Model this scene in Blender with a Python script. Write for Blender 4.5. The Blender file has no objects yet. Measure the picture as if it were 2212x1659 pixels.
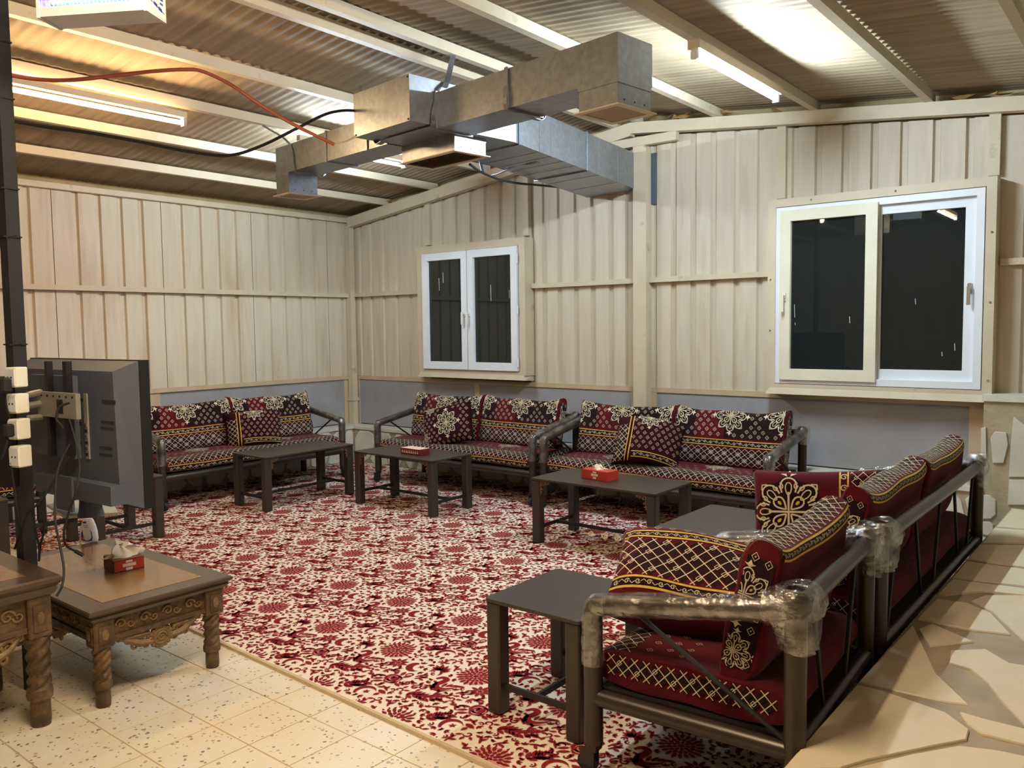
import bpy, bmesh, math, random
import numpy as np
from mathutils import Matrix, Vector

random.seed(7)
C = bpy.context.scene.collection
PI = math.pi

# ------------------------------------------------------------------ camera, world, exposure
W_PX, H_PX, F_PX = 2212.0, 1659.0, 1783.18
YAW, PITCH, ROLL = math.radians(38.8244), math.radians(-3.9301), math.radians(-0.6954)
CAM = np.array([0.0, 0.0, 1.55])
def cam_axes():
    fw = np.array([-math.sin(YAW), math.cos(YAW), 0]); rt = np.array([math.cos(YAW), math.sin(YAW), 0]); up = np.array([0, 0, 1.0])
    f = math.cos(PITCH)*fw + math.sin(PITCH)*up; u = -math.sin(PITCH)*fw + math.cos(PITCH)*up
    return math.cos(ROLL)*rt + math.sin(ROLL)*u, -math.sin(ROLL)*rt + math.cos(ROLL)*u, f
RT, UP, FW = cam_axes()
cam = bpy.data.cameras.new('camera'); cam_o = bpy.data.objects.new('camera', cam); C.objects.link(cam_o)
cam.sensor_width = 36; cam.lens = 36*F_PX/W_PX; cam.clip_start = 0.02; cam.clip_end = 200
cam_o.matrix_world = Matrix(((RT[0], UP[0], -FW[0], CAM[0]), (RT[1], UP[1], -FW[1], CAM[1]), (RT[2], UP[2], -FW[2], CAM[2]), (0, 0, 0, 1)))
bpy.context.scene.camera = cam_o
w = bpy.data.worlds.new('night'); bpy.context.scene.world = w; w.use_nodes = True
w.node_tree.nodes['Background'].inputs[0].default_value = (0.006, 0.008, 0.012, 1)
w.node_tree.nodes['Background'].inputs[1].default_value = 1.0
vs = bpy.context.scene.view_settings
vs.view_transform = 'Standard'; vs.look = 'None'; vs.gamma = 1; vs.use_curve_mapping = False; vs.exposure = -0.2
WARM = (1.0, 0.66, 0.33); COOL = (0.76, 0.91, 1.0)
WARM_E, NEAR_E, COOL_E, BULB_E = 225.0, 600.0, 680.0, 200.0

# measuring helpers: a sight line of the photograph -> a point of the place
def ray(x, y): return (x-W_PX/2)/F_PX*RT - (y-H_PX/2)/F_PX*UP + FW
def at(x, y, d): return CAM + d*ray(x, y)
def on_z(x, y, z): r = ray(x, y); return CAM + (z-CAM[2])/r[2]*r
def on_plane(x, y, p, n):
    r = ray(x, y); p = np.array(p, float); n = np.array(n, float)
    return CAM + ((p-CAM) @ n)/(r @ n)*r

# ------------------------------------------------------------------ materials
MATS = {}
def lin(c):
    return tuple((v/255/12.92 if v/255 <= 0.04045 else ((v/255+0.055)/1.055)**2.4) for v in c)
def mat(name, rgb, rough=0.6, metal=0.0, var=0.12, scale=6.0, stretch=(1, 1, 1), bump=0.0, bscale=40.0, spec=0.5, coat=0.0, dirt=None, dirt_scale=2.0, dirt_lo=0.5, dirt_hi=0.75, sheen=0.0):
    m = bpy.data.materials.new(name); m.use_nodes = True; nt = m.node_tree; N = nt.nodes; L = nt.links
    b = N['Principled BSDF']; c = lin(rgb)
    b.inputs['Roughness'].default_value = rough; b.inputs['Metallic'].default_value = metal
    b.inputs['Specular IOR Level'].default_value = spec; b.inputs['Coat Weight'].default_value = coat
    b.inputs['Sheen Weight'].default_value = sheen
    tc = N.new('ShaderNodeTexCoord'); mp = N.new('ShaderNodeMapping'); L.new(tc.outputs['Object'], mp.inputs[0]); mp.inputs['Scale'].default_value = stretch
    nz = N.new('ShaderNodeTexNoise'); nz.inputs['Scale'].default_value = scale; nz.inputs['Detail'].default_value = 5; L.new(mp.outputs[0], nz.inputs['Vector'])
    rp = N.new('ShaderNodeValToRGB'); rp.color_ramp.elements[0].position = 0.3; rp.color_ramp.elements[1].position = 0.7
    rp.color_ramp.elements[0].color = (*[v*(1-var) for v in c], 1); rp.color_ramp.elements[1].color = (*[min(1, v*(1+var)) for v in c], 1)
    L.new(nz.outputs[0], rp.inputs[0]); out = rp.outputs[0]
    if dirt:
        n2 = N.new('ShaderNodeTexNoise'); n2.inputs['Scale'].default_value = dirt_scale; n2.inputs['Detail'].default_value = 8; n2.inputs['Roughness'].default_value = 0.65; L.new(mp.outputs[0], n2.inputs['Vector'])
        r2 = N.new('ShaderNodeValToRGB'); r2.color_ramp.elements[0].position = dirt_lo; r2.color_ramp.elements[1].position = dirt_hi
        r2.color_ramp.elements[0].color = (0, 0, 0, 1); r2.color_ramp.elements[1].color = (1, 1, 1, 1); L.new(n2.outputs[0], r2.inputs[0])
        mx = N.new('ShaderNodeMixRGB'); mx.inputs[2].default_value = (*lin(dirt), 1); L.new(r2.outputs[0], mx.inputs[0]); L.new(out, mx.inputs[1]); out = mx.outputs[0]
    L.new(out, b.inputs['Base Color'])
    if bump:
        n3 = N.new('ShaderNodeTexNoise'); n3.inputs['Scale'].default_value = bscale; n3.inputs['Detail'].default_value = 3; L.new(mp.outputs[0], n3.inputs['Vector'])
        bp = N.new('ShaderNodeBump'); bp.inputs['Strength'].default_value = bump; bp.inputs['Distance'].default_value = 0.01; L.new(n3.outputs[0], bp.inputs['Height']); L.new(bp.outputs[0], b.inputs['Normal'])
    MATS[name] = m
    return m
def emit(name, rgb, strength):
    m = bpy.data.materials.new(name); m.use_nodes = True; N = m.node_tree.nodes; b = N['Principled BSDF']
    b.inputs['Base Color'].default_value = (0.8, 0.8, 0.8, 1); b.inputs['Emission Color'].default_value = (*rgb, 1); b.inputs['Emission Strength'].default_value = strength
    MATS[name] = m; return m
def glass_mat(name, tint, film=False):
    m = bpy.data.materials.new(name); m.use_nodes = True; nt = m.node_tree; N = nt.nodes; L = nt.links
    N.remove(N['Principled BSDF']); o = N['Material Output']
    t = N.new('ShaderNodeBsdfTransparent'); t.inputs[0].default_value = (*tint, 1)
    g = N.new('ShaderNodeBsdfGlossy'); g.inputs['Roughness'].default_value = 0.015
    mx = N.new('ShaderNodeMixShader'); L.new(t.outputs[0], mx.inputs[1])
    if not film:
        fr = N.new('ShaderNodeFresnel'); fr.inputs[0].default_value = 1.6; L.new(fr.outputs[0], mx.inputs[0]); L.new(g.outputs[0], mx.inputs[2]); dd = N.new('ShaderNodeBsdfDiffuse'); dd.inputs[0].default_value = (0.26, 0.36, 0.37, 1); m3 = N.new('ShaderNodeMixShader'); m3.inputs[0].default_value = 0.05; L.new(t.outputs[0], m3.inputs[1]); L.new(dd.outputs[0], m3.inputs[2]); L.new(m3.outputs[0], mx.inputs[1])  # clear pane: faint diffuse grey-green haze put in for the room's dim reflection
    else:
        g.inputs['Roughness'].default_value = 0.10; g.inputs['Color'].default_value = (0.95, 0.95, 0.95, 1)
        d = N.new('ShaderNodeBsdfDiffuse'); d.inputs[0].default_value = (0.8, 0.8, 0.8, 1)
        m2 = N.new('ShaderNodeMixShader'); m2.inputs[0].default_value = 0.12; L.new(g.outputs[0], m2.inputs[1]); L.new(d.outputs[0], m2.inputs[2]); L.new(m2.outputs[0], mx.inputs[2])
        tc = N.new('ShaderNodeTexCoord'); nz = N.new('ShaderNodeTexNoise'); nz.inputs['Scale'].default_value = 13; nz.inputs['Detail'].default_value = 4; L.new(tc.outputs['Object'], nz.inputs['Vector'])
        rp = N.new('ShaderNodeValToRGB'); rp.color_ramp.elements[0].position = 0.35; rp.color_ramp.elements[1].position = 0.75
        rp.color_ramp.elements[0].color = (0.06, 0.06, 0.06, 1); rp.color_ramp.elements[1].color = (0.38, 0.38, 0.38, 1); L.new(nz.outputs[0], rp.inputs[0]); L.new(rp.outputs[0], mx.inputs[0])
        n3 = N.new('ShaderNodeTexNoise'); n3.inputs['Scale'].default_value = 30; n3.inputs['Detail'].default_value = 4; L.new(tc.outputs['Object'], n3.inputs['Vector'])
        bp = N.new('ShaderNodeBump'); bp.inputs['Strength'].default_value = 0.9; bp.inputs['Distance'].default_value = 0.012; L.new(n3.outputs[0], bp.inputs['Height']); L.new(bp.outputs[0], g.inputs['Normal'])
    L.new(mx.outputs[0], o.inputs[0]); MATS[name] = m; return m

mat('clad', (201, 190, 172), 0.55, var=0.06, scale=3, stretch=(6, 6, 0.6), dirt=(174, 150, 118), dirt_scale=1.4, dirt_lo=0.52, dirt_hi=0.85)
mat('steel_beige', (200, 187, 164), 0.5, var=0.06, scale=5, dirt=(150, 120, 85), dirt_scale=5, dirt_lo=0.62, dirt_hi=0.8)
mat('wall_core', (170, 150, 115), 0.8)
mat('grey_board', (150, 150, 156), 0.75, var=0.07, scale=4, dirt=(135, 128, 120), dirt_scale=2.5, dirt_lo=0.5, dirt_hi=0.9)
mat('frame_strip', (188, 168, 140), 0.7, var=0.08, scale=9)
mat('roof', (152, 135, 112), 0.85, var=0.16, scale=2.2, stretch=(0.6, 9, 1), dirt=(116, 100, 76), dirt_scale=1.3, dirt_lo=0.5, dirt_hi=0.8)
mat('galv', (146, 152, 160), 0.40, metal=0.8, var=0.14, scale=30, dirt=(124, 124, 126), dirt_scale=3, dirt_lo=0.5, dirt_hi=0.85)
mat('galv_grille', (168, 152, 130), 0.6, metal=0.1)
mat('dark_gap', (62, 54, 44), 0.9)
mat('white_paint', (226, 228, 230), 0.4, var=0.03)
mat('upvc', (226, 232, 240), 0.35, var=0.03)
mat('upvc_aged', (220, 217, 196), 0.4, var=0.05)
mat('chrome', (190, 190, 190), 0.25, metal=0.9)
glass_mat('pane', (0.10, 0.115, 0.11)); glass_mat('film', (0.96, 0.96, 0.96), film=True)
mat('stone', (224, 211, 184), 0.55, var=0.1, scale=3, bump=0.25, bscale=14, dirt=(212, 192, 152), dirt_scale=3, dirt_lo=0.5, dirt_hi=0.8)
mat('plinth_stone', (206, 202, 190), 0.6, var=0.12, scale=4, bump=0.3, bscale=12)
mat('cement', (168, 156, 132), 0.85, var=0.14, scale=8, bump=0.5, bscale=24)
mat('cream_pile', (234, 222, 206), 0.95, var=0.06, scale=60, bump=0.3, bscale=300, spec=0.1)
mat('red_pile', (128, 34, 42), 0.95, var=0.14, scale=50, bump=0.3, bscale=300, spec=0.1)
mat('pink_pile', (206, 150, 138), 0.95, var=0.1, scale=50, spec=0.1)
mat('binding', (205, 184, 150), 0.9, var=0.06, scale=80, bump=0.4, bscale=200)
mat('grout', (196, 172, 132), 0.9, var=0.1, scale=10)
mat('table_metal', (56, 45, 37), 0.40, var=0.06, scale=20, bump=0.06, bscale=300)
mat('frame_metal', (58, 49, 43), 0.32, metal=0.35, var=0.08, scale=8)
mat('rod_metal', (30, 26, 24), 0.5)
mat('bronze', (120, 92, 60), 0.5, metal=0.4)
mat('maroon', (80, 13, 22), 0.9, var=0.2, scale=9, sheen=0.08, spec=0.12, bump=0.2, bscale=120)
mat('maroon_dark', (48, 10, 16), 0.9, var=0.2, scale=9, spec=0.12, bump=0.2, bscale=120)
mat('maroon_plain', (104, 22, 34), 0.85, var=0.08, scale=6, sheen=0.1, spec=0.2)
mat('black_weft', (34, 14, 18), 0.92, var=0.2, scale=30, spec=0.1, sheen=0.1)
mat('cream_thread', (208, 196, 170), 0.9, var=0.08, scale=60, spec=0.1)
mat('gold_thread', (206, 172, 84), 0.75, var=0.12, scale=60, spec=0.2)
mat('mauve_weft', (124, 108, 114), 0.92, var=0.12, scale=30, spec=0.1)
mat('pole_black', (34, 34, 38), 0.5, var=0.1, scale=20)
mat('rubber', (22, 22, 23), 0.7)
mat('tv_grey', (78, 86, 102), 0.55, var=0.05, scale=8)
mat('tv_dark', (26, 27, 32), 0.4)
mat('tv_vent', (38, 42, 50), 0.8)
mat('bracket', (158, 155, 148), 0.45, metal=0.3)
mat('board_white', (215, 215, 205), 0.5, var=0.05)
mat('socket_white', (232, 232, 222), 0.4, var=0.03)
mat('orange_conduit', (150, 74, 52), 0.55)
mat('carved', (74, 56, 40), 0.5, var=0.25, scale=24, dirt=(122, 94, 54), dirt_scale=14, dirt_lo=0.45, dirt_hi=0.7, bump=0.4, bscale=60)
mat('carved_gold', (126, 100, 62), 0.5, var=0.25, scale=22, dirt=(70, 54, 38), dirt_scale=20, dirt_lo=0.5, dirt_hi=0.75, bump=0.4, bscale=60)
mat('wood_dark', (78, 62, 50), 0.28, var=0.1, scale=5, stretch=(8, 1, 1), coat=0.2)
mat('wood_inset', (140, 106, 66), 0.22, var=0.1, scale=3, stretch=(2, 6, 1), coat=0.3, dirt=(186, 158, 112), dirt_scale=4, dirt_lo=0.66, dirt_hi=0.72)
mat('bottle_white', (232, 234, 240), 0.35, var=0.02)
mat('label_blue', (44, 62, 150), 0.4, var=0.05); mat('label_white', (226, 230, 238), 0.4); mat('label_red', (190, 70, 60), 0.4)
mat('box_red', (176, 52, 36), 0.5, var=0.06); mat('box_maroon', (104, 30, 30), 0.55, var=0.3, scale=40); mat('box_print', (224, 196, 180), 0.5)
mat('tissue', (240, 228, 206), 0.9, var=0.03)
mat('zapper_body', (205, 205, 208), 0.35)
mat('insul', (150, 112, 66), 0.95, var=0.3, scale=14)
mat('blue_steel', (92, 104, 118), 0.45, metal=0.6)
emit('tube_warm', WARM, WARM_E); emit('tube_near', (1.0, 0.79, 0.54), NEAR_E); emit('tube_low', (1.0, 0.77, 0.50), NEAR_E*.25); emit('tube_dim', COOL, COOL_E*.62); emit('tube_cool', COOL, COOL_E); emit('bulb_warm', (1.0, 0.74, 0.42), BULB_E); emit('tube_blue', (0.003, 0.014, 1.0), 48.0)

def terrazzo():
    m = bpy.data.materials.new('terrazzo'); m.use_nodes = True; nt = m.node_tree; N = nt.nodes; L = nt.links; b = N['Principled BSDF']
    b.inputs['Roughness'].default_value = 0.38
    g = N.new('ShaderNodeNewGeometry')
    v = N.new('ShaderNodeTexVoronoi'); v.inputs['Scale'].default_value = 50; v.inputs['Randomness'].default_value = 1
    dn = N.new('ShaderNodeTexNoise'); dn.inputs['Scale'].default_value = 38; L.new(g.outputs['Position'], dn.inputs['Vector'])
    dm = N.new('ShaderNodeVectorMath'); dm.operation = 'MULTIPLY_ADD'; dm.inputs[1].default_value = (.022, .022, .022); L.new(dn.outputs['Color'], dm.inputs[0]); L.new(g.outputs['Position'], dm.inputs[2]); L.new(dm.outputs[0], v.inputs['Vector'])
    sp = N.new('ShaderNodeSeparateColor'); L.new(v.outputs['Color'], sp.inputs[0])
    th = N.new('ShaderNodeMath'); th.operation = 'MULTIPLY_ADD'; th.inputs[1].default_value = 0.62; th.inputs[2].default_value = -0.22; L.new(sp.outputs[0], th.inputs[0])
    lt = N.new('ShaderNodeMath'); lt.operation = 'LESS_THAN'; L.new(v.outputs['Distance'], lt.inputs[0]); L.new(th.outputs[0], lt.inputs[1])
    cr = N.new('ShaderNodeValToRGB'); e = cr.color_ramp.elements; e[0].color = (*lin((104, 100, 102)), 1); e[1].color = (*lin((186, 168, 140)), 1); L.new(sp.outputs[1], cr.inputs[0])
    nz = N.new('ShaderNodeTexNoise'); nz.inputs['Scale'].default_value = 2.3; nz.inputs['Detail'].default_value = 6; L.new(g.outputs['Position'], nz.inputs['Vector'])
    rp = N.new('ShaderNodeValToRGB'); e = rp.color_ramp.elements; e[0].position = 0.35; e[1].position = 0.68; e[0].color = (*lin((230, 223, 208)), 1); e[1].color = (*lin((224, 206, 172)), 1); L.new(nz.outputs[0], rp.inputs[0])
    mx = N.new('ShaderNodeMixRGB'); L.new(lt.outputs[0], mx.inputs[0]); L.new(rp.outputs[0], mx.inputs[1]); L.new(cr.outputs[0], mx.inputs[2]); L.new(mx.outputs[0], b.inputs['Base Color'])
    MATS['terrazzo'] = m
terrazzo()

# ------------------------------------------------------------------ mesh building
def rotz(a): c, s = math.cos(a), math.sin(a); return np.array([[c, -s, 0], [s, c, 0], [0, 0, 1]])
class MB:
    def __init__(s): s.v = []; s.f = []
    def add(s, verts, faces):
        o = len(s.v); s.v.extend([tuple(map(float, p)) for p in verts]); s.f.extend([tuple(i+o for i in f) for f in faces]); return s
    def box(s, a, b, rz=0.0, piv=None):
        (x0, y0, z0), (x1, y1, z1) = a, b
        P = [np.array(p, float) for p in ((x0, y0, z0), (x1, y0, z0), (x1, y1, z0), (x0, y1, z0), (x0, y0, z1), (x1, y0, z1), (x1, y1, z1), (x0, y1, z1))]
        if rz:
            pv = np.array(piv if piv is not None else ((x0+x1)/2, (y0+y1)/2, 0), float); R = rotz(rz); P = [R@(p-pv)+pv for p in P]
        return s.add(P, [(0, 3, 2, 1), (4, 5, 6, 7), (0, 1, 5, 4), (1, 2, 6, 5), (2, 3, 7, 6), (3, 0, 4, 7)])
    def hexa(s, P): return s.add(P, [(0, 3, 2, 1), (4, 5, 6, 7), (0, 1, 5, 4), (1, 2, 6, 5), (2, 3, 7, 6), (3, 0, 4, 7)])
    def obox(s, o, ax, ay, az):       # corner + three edge vectors
        o, ax, ay, az = [np.array(k, float) for k in (o, ax, ay, az)]
        return s.hexa([o, o+ax, o+ax+ay, o+ay, o+az, o+ax+az, o+ax+ay+az, o+ay+az])
    def cbox(s, a, b, c=0.004):       # box with chamfered vertical and top edges
        (x0, y0, z0), (x1, y1, z1) = a, b
        ring = lambda i, z: [(x0+i+c, y0+i, z), (x1-i-c, y0+i, z), (x1-i, y0+i+c, z), (x1-i, y1-i-c, z), (x1-i-c, y1-i, z), (x0+i+c, y1-i, z), (x0+i, y1-i-c, z), (x0+i, y0+i+c, z)]
        V = ring(c*.7, z0)+ring(0, z0+c)+ring(0, z1-c)+ring(c*.7, z1); n = 8
        F = [tuple(range(n-1, -1, -1)), tuple(range(3*n, 4*n))]
        for k in range(3): F += [(k*n+i, k*n+(i+1) % n, (k+1)*n+(i+1) % n, (k+1)*n+i) for i in range(n)]
        return s.add(V, F)
    def tube(s, pts, r, n=10, cap=True):
        pts = [np.array(p, float) for p in pts]; rs = r if hasattr(r, '__len__') else [r]*len(pts)
        V = []; F = []; prev = None
        for i, p in enumerate(pts):
            d = pts[min(i+1, len(pts)-1)]-pts[max(i-1, 0)]; d = d/(np.linalg.norm(d)+1e-12)
            if prev is None:
                h = np.array([0, 0, 1.0]) if abs(d[2]) < .9 else np.array([1.0, 0, 0]); a = np.cross(d, h)
            else: a = prev-(prev@d)*d
            a /= np.linalg.norm(a)+1e-12; prev = a; b = np.cross(d, a)
            V += [p+rs[i]*(math.cos(2*PI*k/n)*a+math.sin(2*PI*k/n)*b) for k in range(n)]
        for i in range(len(pts)-1): F += [(i*n+k, i*n+(k+1) % n, (i+1)*n+(k+1) % n, (i+1)*n+k) for k in range(n)]
        if cap: F += [tuple(range(n-1, -1, -1)), tuple(range((len(pts)-1)*n, len(pts)*n))]
        return s.add(V, F)
    def lathe(s, prof, c=(0, 0, 0), n=20, twist=None):
        V = []; F = []
        for (r, z) in prof: V += [(c[0]+r*math.cos(2*PI*k/n), c[1]+r*math.sin(2*PI*k/n), c[2]+z) for k in range(n)]
        for i in range(len(prof)-1): F += [(i*n+k, i*n+(k+1) % n, (i+1)*n+(k+1) % n, (i+1)*n+k) for k in range(n)]
        F += [tuple(range(n-1, -1, -1)), tuple(range((len(prof)-1)*n, len(prof)*n))]
        return s.add(V, F)
    def sphere(s, c, r, n=12, m=8, sc=(1, 1, 1)):
        V = []; F = []
        for j in range(m+1):
            t = PI*j/m
            V += [(c[0]+r*sc[0]*math.sin(t)*math.cos(2*PI*k/n), c[1]+r*sc[1]*math.sin(t)*math.sin(2*PI*k/n), c[2]-r*sc[2]*math.cos(t)) for k in range(n)]
        for j in range(m): F += [(j*n+k, j*n+(k+1) % n, (j+1)*n+(k+1) % n, (j+1)*n+k) for k in range(n)]
        return s.add(V, F)
    def prism(s, poly, z0, z1, ch=0.0):    # polygon in xy extruded in z (counter-clockwise), optional chamfer
        n = len(poly); P = np.array(poly, float); c = P.mean(0)
        rings = [(P, z0), (P, z1)] if not ch else [(P, z0), (P, z1-ch), (c+(P-c)*(1-ch/ max(1e-6, np.linalg.norm(P-c, axis=1).mean())), z1)]
        V = []; F = []
        for Q, z in rings: V += [(x, y, z) for x, y in Q]
        for i in range(len(rings)-1): F += [(i*n+k, i*n+(k+1) % n, (i+1)*n+(k+1) % n, (i+1)*n+k) for k in range(n)]
        F += [tuple(range(n-1, -1, -1)), tuple(range((len(rings)-1)*n, len(rings)*n))]
        return s.add(V, F)
    def grid(s, fn, nu, nv, closed_u=False):
        V = [fn(i/(nu if closed_u else nu-1), j/(nv-1)) for j in range(nv) for i in range(nu)]; F = []
        for j in range(nv-1):
            for i in range(nu if closed_u else nu-1):
                i2 = (i+1) % nu; F.append((j*nu+i, j*nu+i2, (j+1)*nu+i2, (j+1)*nu+i))
        return s.add(V, F)
    def build(s, name, m, parent=None, smooth=False, sub=None, recalc=True):
        me = bpy.data.meshes.new(name)
        V = np.array(s.v, float)
        if sub is not None: V = V-np.array(sub, float)
        me.from_pydata(V.tolist(), [], s.f); me.update()
        if recalc:
            bm = bmesh.new(); bm.from_mesh(me); bmesh.ops.recalc_face_normals(bm, faces=bm.faces); bm.to_mesh(me); bm.free()
        ms = m if isinstance(m, (list, tuple)) else [m]
        for k in ms: me.materials.append(MATS[k])
        if smooth:
            me.polygons.foreach_set('use_smooth', [True]*len(me.polygons))
            try: me.set_sharp_from_angle(angle=math.radians(40))
            except Exception: pass
        return link(name, me, parent)
def link(name, me, parent=None):
    o = bpy.data.objects.new(name, me); C.objects.link(o); o.parent = parent; return o
def tag(o, label=None, cat=None, group=None, kind=None):
    if label: o['label'] = label
    if cat: o['category'] = cat
    if group: o['group'] = group
    if kind: o['kind'] = kind
    return o
def thing(name, label, cat, loc=(0, 0, 0), rz=0.0, group=None):
    o = bpy.data.objects.new(name, None); C.objects.link(o); o.location = tuple(map(float, loc)); o.rotation_euler = (0, 0, rz); o.empty_display_size = 0.1
    return tag(o, label, cat, group)
def struct(o): o['kind'] = 'structure'; return o
def copy_tree(o, parent=None):
    c = o.copy(); C.objects.link(c); c.parent = parent
    for ch in list(o.children): copy_tree(ch, c)
    return c
def wpart(mb, name, m, parent, smooth=False):        # mesh given in room coordinates, parent is an unrotated Empty
    return mb.build(name, m, parent, smooth, sub=tuple(parent.location))
def smooth_path(pts, n=8):
    P = [np.array(p, float) for p in pts]; P = [2*P[0]-P[1]]+P+[2*P[-1]-P[-2]]; out = []
    for i in range(1, len(P)-2):
        for k in range(n):
            t = k/n; a, b, c, d = P[i-1:i+3]
            out.append(0.5*((2*b)+(-a+c)*t+(2*a-5*b+4*c-d)*t*t+(-a+3*b-3*c+d)*t**3))
    out.append(P[-2]); return out

# ------------------------------------------------------------------ room shell
XL, YB = -7.70, 6.54              # inner faces of the cladding
XR, YF = 2.60, -3.60              # walls behind the viewer
RIDGE_X, RIDGE_Z = -3.80, 3.33
SL, SR = 0.125, 0.1025
def roof_z(x): return RIDGE_Z - (SL*(RIDGE_X-x) if x < RIDGE_X else SR*(x-RIDGE_X))
PLX, PLY, PLZ = -7.476, 6.317, 0.42   # plinth front faces and top
PEX, PEZ = -0.82, 0.31                # platform edge and top

floor = struct(MB().box((XL-.2, YF-.2, -0.20), (XR+.2, YB+.2, -0.0018)).build('floor', 'grout'))
TX, TY = 0.245, 0.28
tile_me = None
mb = MB().cbox((0.0026, 0.0026, -0.02), (TX-.0026, TY-.0026, 0.0), 0.0010)
tile0 = mb.build('tile', 'terrazzo', floor); tile_me = tile0.data
xs = [-2.17+TX*k for k in range(-13, 6)]; ys = [1.985-TY*k for k in range(-1, 8)]
first = True
for x in xs:
    for y in ys:
        px = None
        if y < 0.55 or x > PEX-0.05-0: continue
        if first: t = tile0; first = False
        else: t = link('tile', tile_me, floor)
        t.location = (x, y, random.uniform(-0.0006, 0.0006))
MB().box((XL, YF, -0.02), (PEX, 0.58, 0.0)).build('screed', 'terrazzo', floor)
MB().box((XL, 0.58, -0.02), (xs[0], 2.4, 0.0)).build('screed', 'terrazzo', floor)
MB().box((xs[0], ys[0]+TY, -0.02), (PEX, YB, -0.001)).build('screed', 'terrazzo', floor)

def corrug(u0, u1, grooves, z0, ztop, plane, facing, name, parent, gw=0.036, depth=0.026, sl=0.010):
    # plane 'x': sheet in plane X=const, u runs along Y; 'y': plane Y=const, u runs along X
    us = [(u0, 0.0)]
    for g in sorted(grooves):
        if g-gw/2-sl <= u0 or g+gw/2+sl >= u1: continue
        us += [(g-gw/2-sl, 0), (g-gw/2, depth), (g+gw/2, depth), (g+gw/2+sl, 0)]
    us.append((u1, 0.0)); V = []
    zs = lambda u: [z0, ztop(u)]
    th = 0.004
    def P(u, d, z): return (facing[1]-facing[0]*d, u, z) if plane == 'x' else (u, facing[1]-facing[0]*d, z)
    n = len(us); F = []
    for off in (0, th):
        for k in (0, 1): V += [P(u, d+off, zs(u)[k]) for u, d in us]
    for i in range(n-1):
        F += [(i, i+1, n+i+1, n+i), (2*n+i, 3*n+i, 3*n+i+1, 2*n+i+1), (i, 2*n+i, 2*n+i+1, i+1), (n+i, n+i+1, 3*n+i+1, 3*n+i)]
    F += [(0, n, 3*n, 2*n), (n-1, 3*n-1, 4*n-1, 2*n-1)]
    m = MB(); m.add(V, F); return m.build(name, 'clad', parent)

# left wall -------------------------------------------------
wall_left = struct(MB().box((XL-.20, YF-.2, 0), (XL-.055, YB+.2, 2.95)).build('wall_left', 'wall_core'))
EAVE = 2.85
yj = [-2.82+1.0*k for k in range(0, 10)]+[YB]
for a, b in zip([YF]+yj[:-1], yj):
    gs = [a+0.012+0.2*k for k in range(1, 5)] if b-a > .5 else [a+0.2]
    gs = [g for g in [math.floor(a*5)/5-0.02+0.2*k for k in range(0, 7)] if a+.02 < g < b-.02]
    corrug(a+.003, b-.003, gs, 1.0, lambda u: 2.83, 'x', (1, XL), 'cladding_panel', wall_left)
MB().box((XL-.02, YF, 2.80), (XL+.06, YB-.06, 2.85)).build('eave_beam', 'steel_beige', wall_left)
MB().box((XL-.005, YF, 1.925), (XL+.05, YB-.06, 1.972)).build('rail', 'steel_beige', wall_left)
for a, b in ((YF, -.3), (-.3, 1.9), (1.9, 4.05), (4.05, YB-.1)):
    MB().box((XL-.055, a+.05, .43), (XL-.012, b-.05, .955)).build('wainscot_board', 'grey_board', wall_left)
    MB().box((XL-.055, b-.05, .42), (XL-.004, b+.05, .96)).build('frame_strip', 'frame_strip', wall_left)
MB().box((XL-.055, YF, .955), (XL+.012, YB, 1.0)).build('frame_strip', 'frame_strip', wall_left)

# back wall (gable) -----------------------------------------
bw = MB()
gp = [(XL-.2, 0), (XR+.2, 0), (XR+.2, roof_z(XR)+.10), (RIDGE_X, RIDGE_Z+.12), (XL-.2, roof_z(XL)+.10)]
V = [(x, YB+.055, z) for x, z in gp]+[(x, YB+.20, z) for x, z in gp]
WIN = {1: (-6.40, -5.02, 1.07, 2.40), 2: (-2.49, -0.99, 1.04, 2.49)}
# the slab is built in strips so that the window openings are real holes
def slab(x0, x1, z0, z1f):
    bw.hexa([(x0, YB+.055, z0), (x1, YB+.055, z0), (x1, YB+.2, z0), (x0, YB+.2, z0), (x0, YB+.055, z1f(x0)), (x1, YB+.055, z1f(x1)), (x1, YB+.2, z1f(x1)), (x0, YB+.2, z1f(x0))])
top = lambda x: roof_z(x)+.09
segs = [(XL-.2, WIN[1][0], 0), (WIN[1][0], WIN[1][1], 1), (WIN[1][1], RIDGE_X, 0), (RIDGE_X, WIN[2][0], 0), (WIN[2][0], WIN[2][1], 2), (WIN[2][1], XR+.2, 0)]
for a, b, k in segs:
    if k: slab(a, b, 0, lambda x: WIN[k][2]); slab(a, b, WIN[k][3], top)
    else: slab(a, b, 0, top)
wall_back = struct(bw.build('wall_back', 'wall_core'))
under = lambda x: roof_z(x)-.10
def bsec(x0, x1, grooves, z0): corrug(x0, x1, grooves, z0, under, 'y', (-1, YB), 'cladding_panel', wall_back)
bsec(-7.68, -6.40, [-7.535, -7.348, -7.134, -6.918, -6.70, -6.5], 1.0)
bsec(-6.40, -5.02, [-6.18, -5.98, -5.78, -5.58, -5.38, -5.18], 2.40)
bsec(-5.02, -3.80, [-4.99+.0, -4.834, -4.655, -4.461, -4.272, -4.074, -3.9], 1.0)
bsec(-3.80, -2.49, [-3.63, -3.438, -3.252, -3.068, -2.861, -2.662], 1.0)
bsec(-2.49, -0.99, [-2.38, -2.2, -2.0, -1.79, -1.585, -1.37, -1.16], 2.49)
bsec(-0.99, 0.9, [-0.80, -0.60, -.4, -.2, 0, .2, .4, .6, .8], 1.06)
bsec(0.9, XR, [1.1+.2*k for k in range(8)], 1.06)
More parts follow.
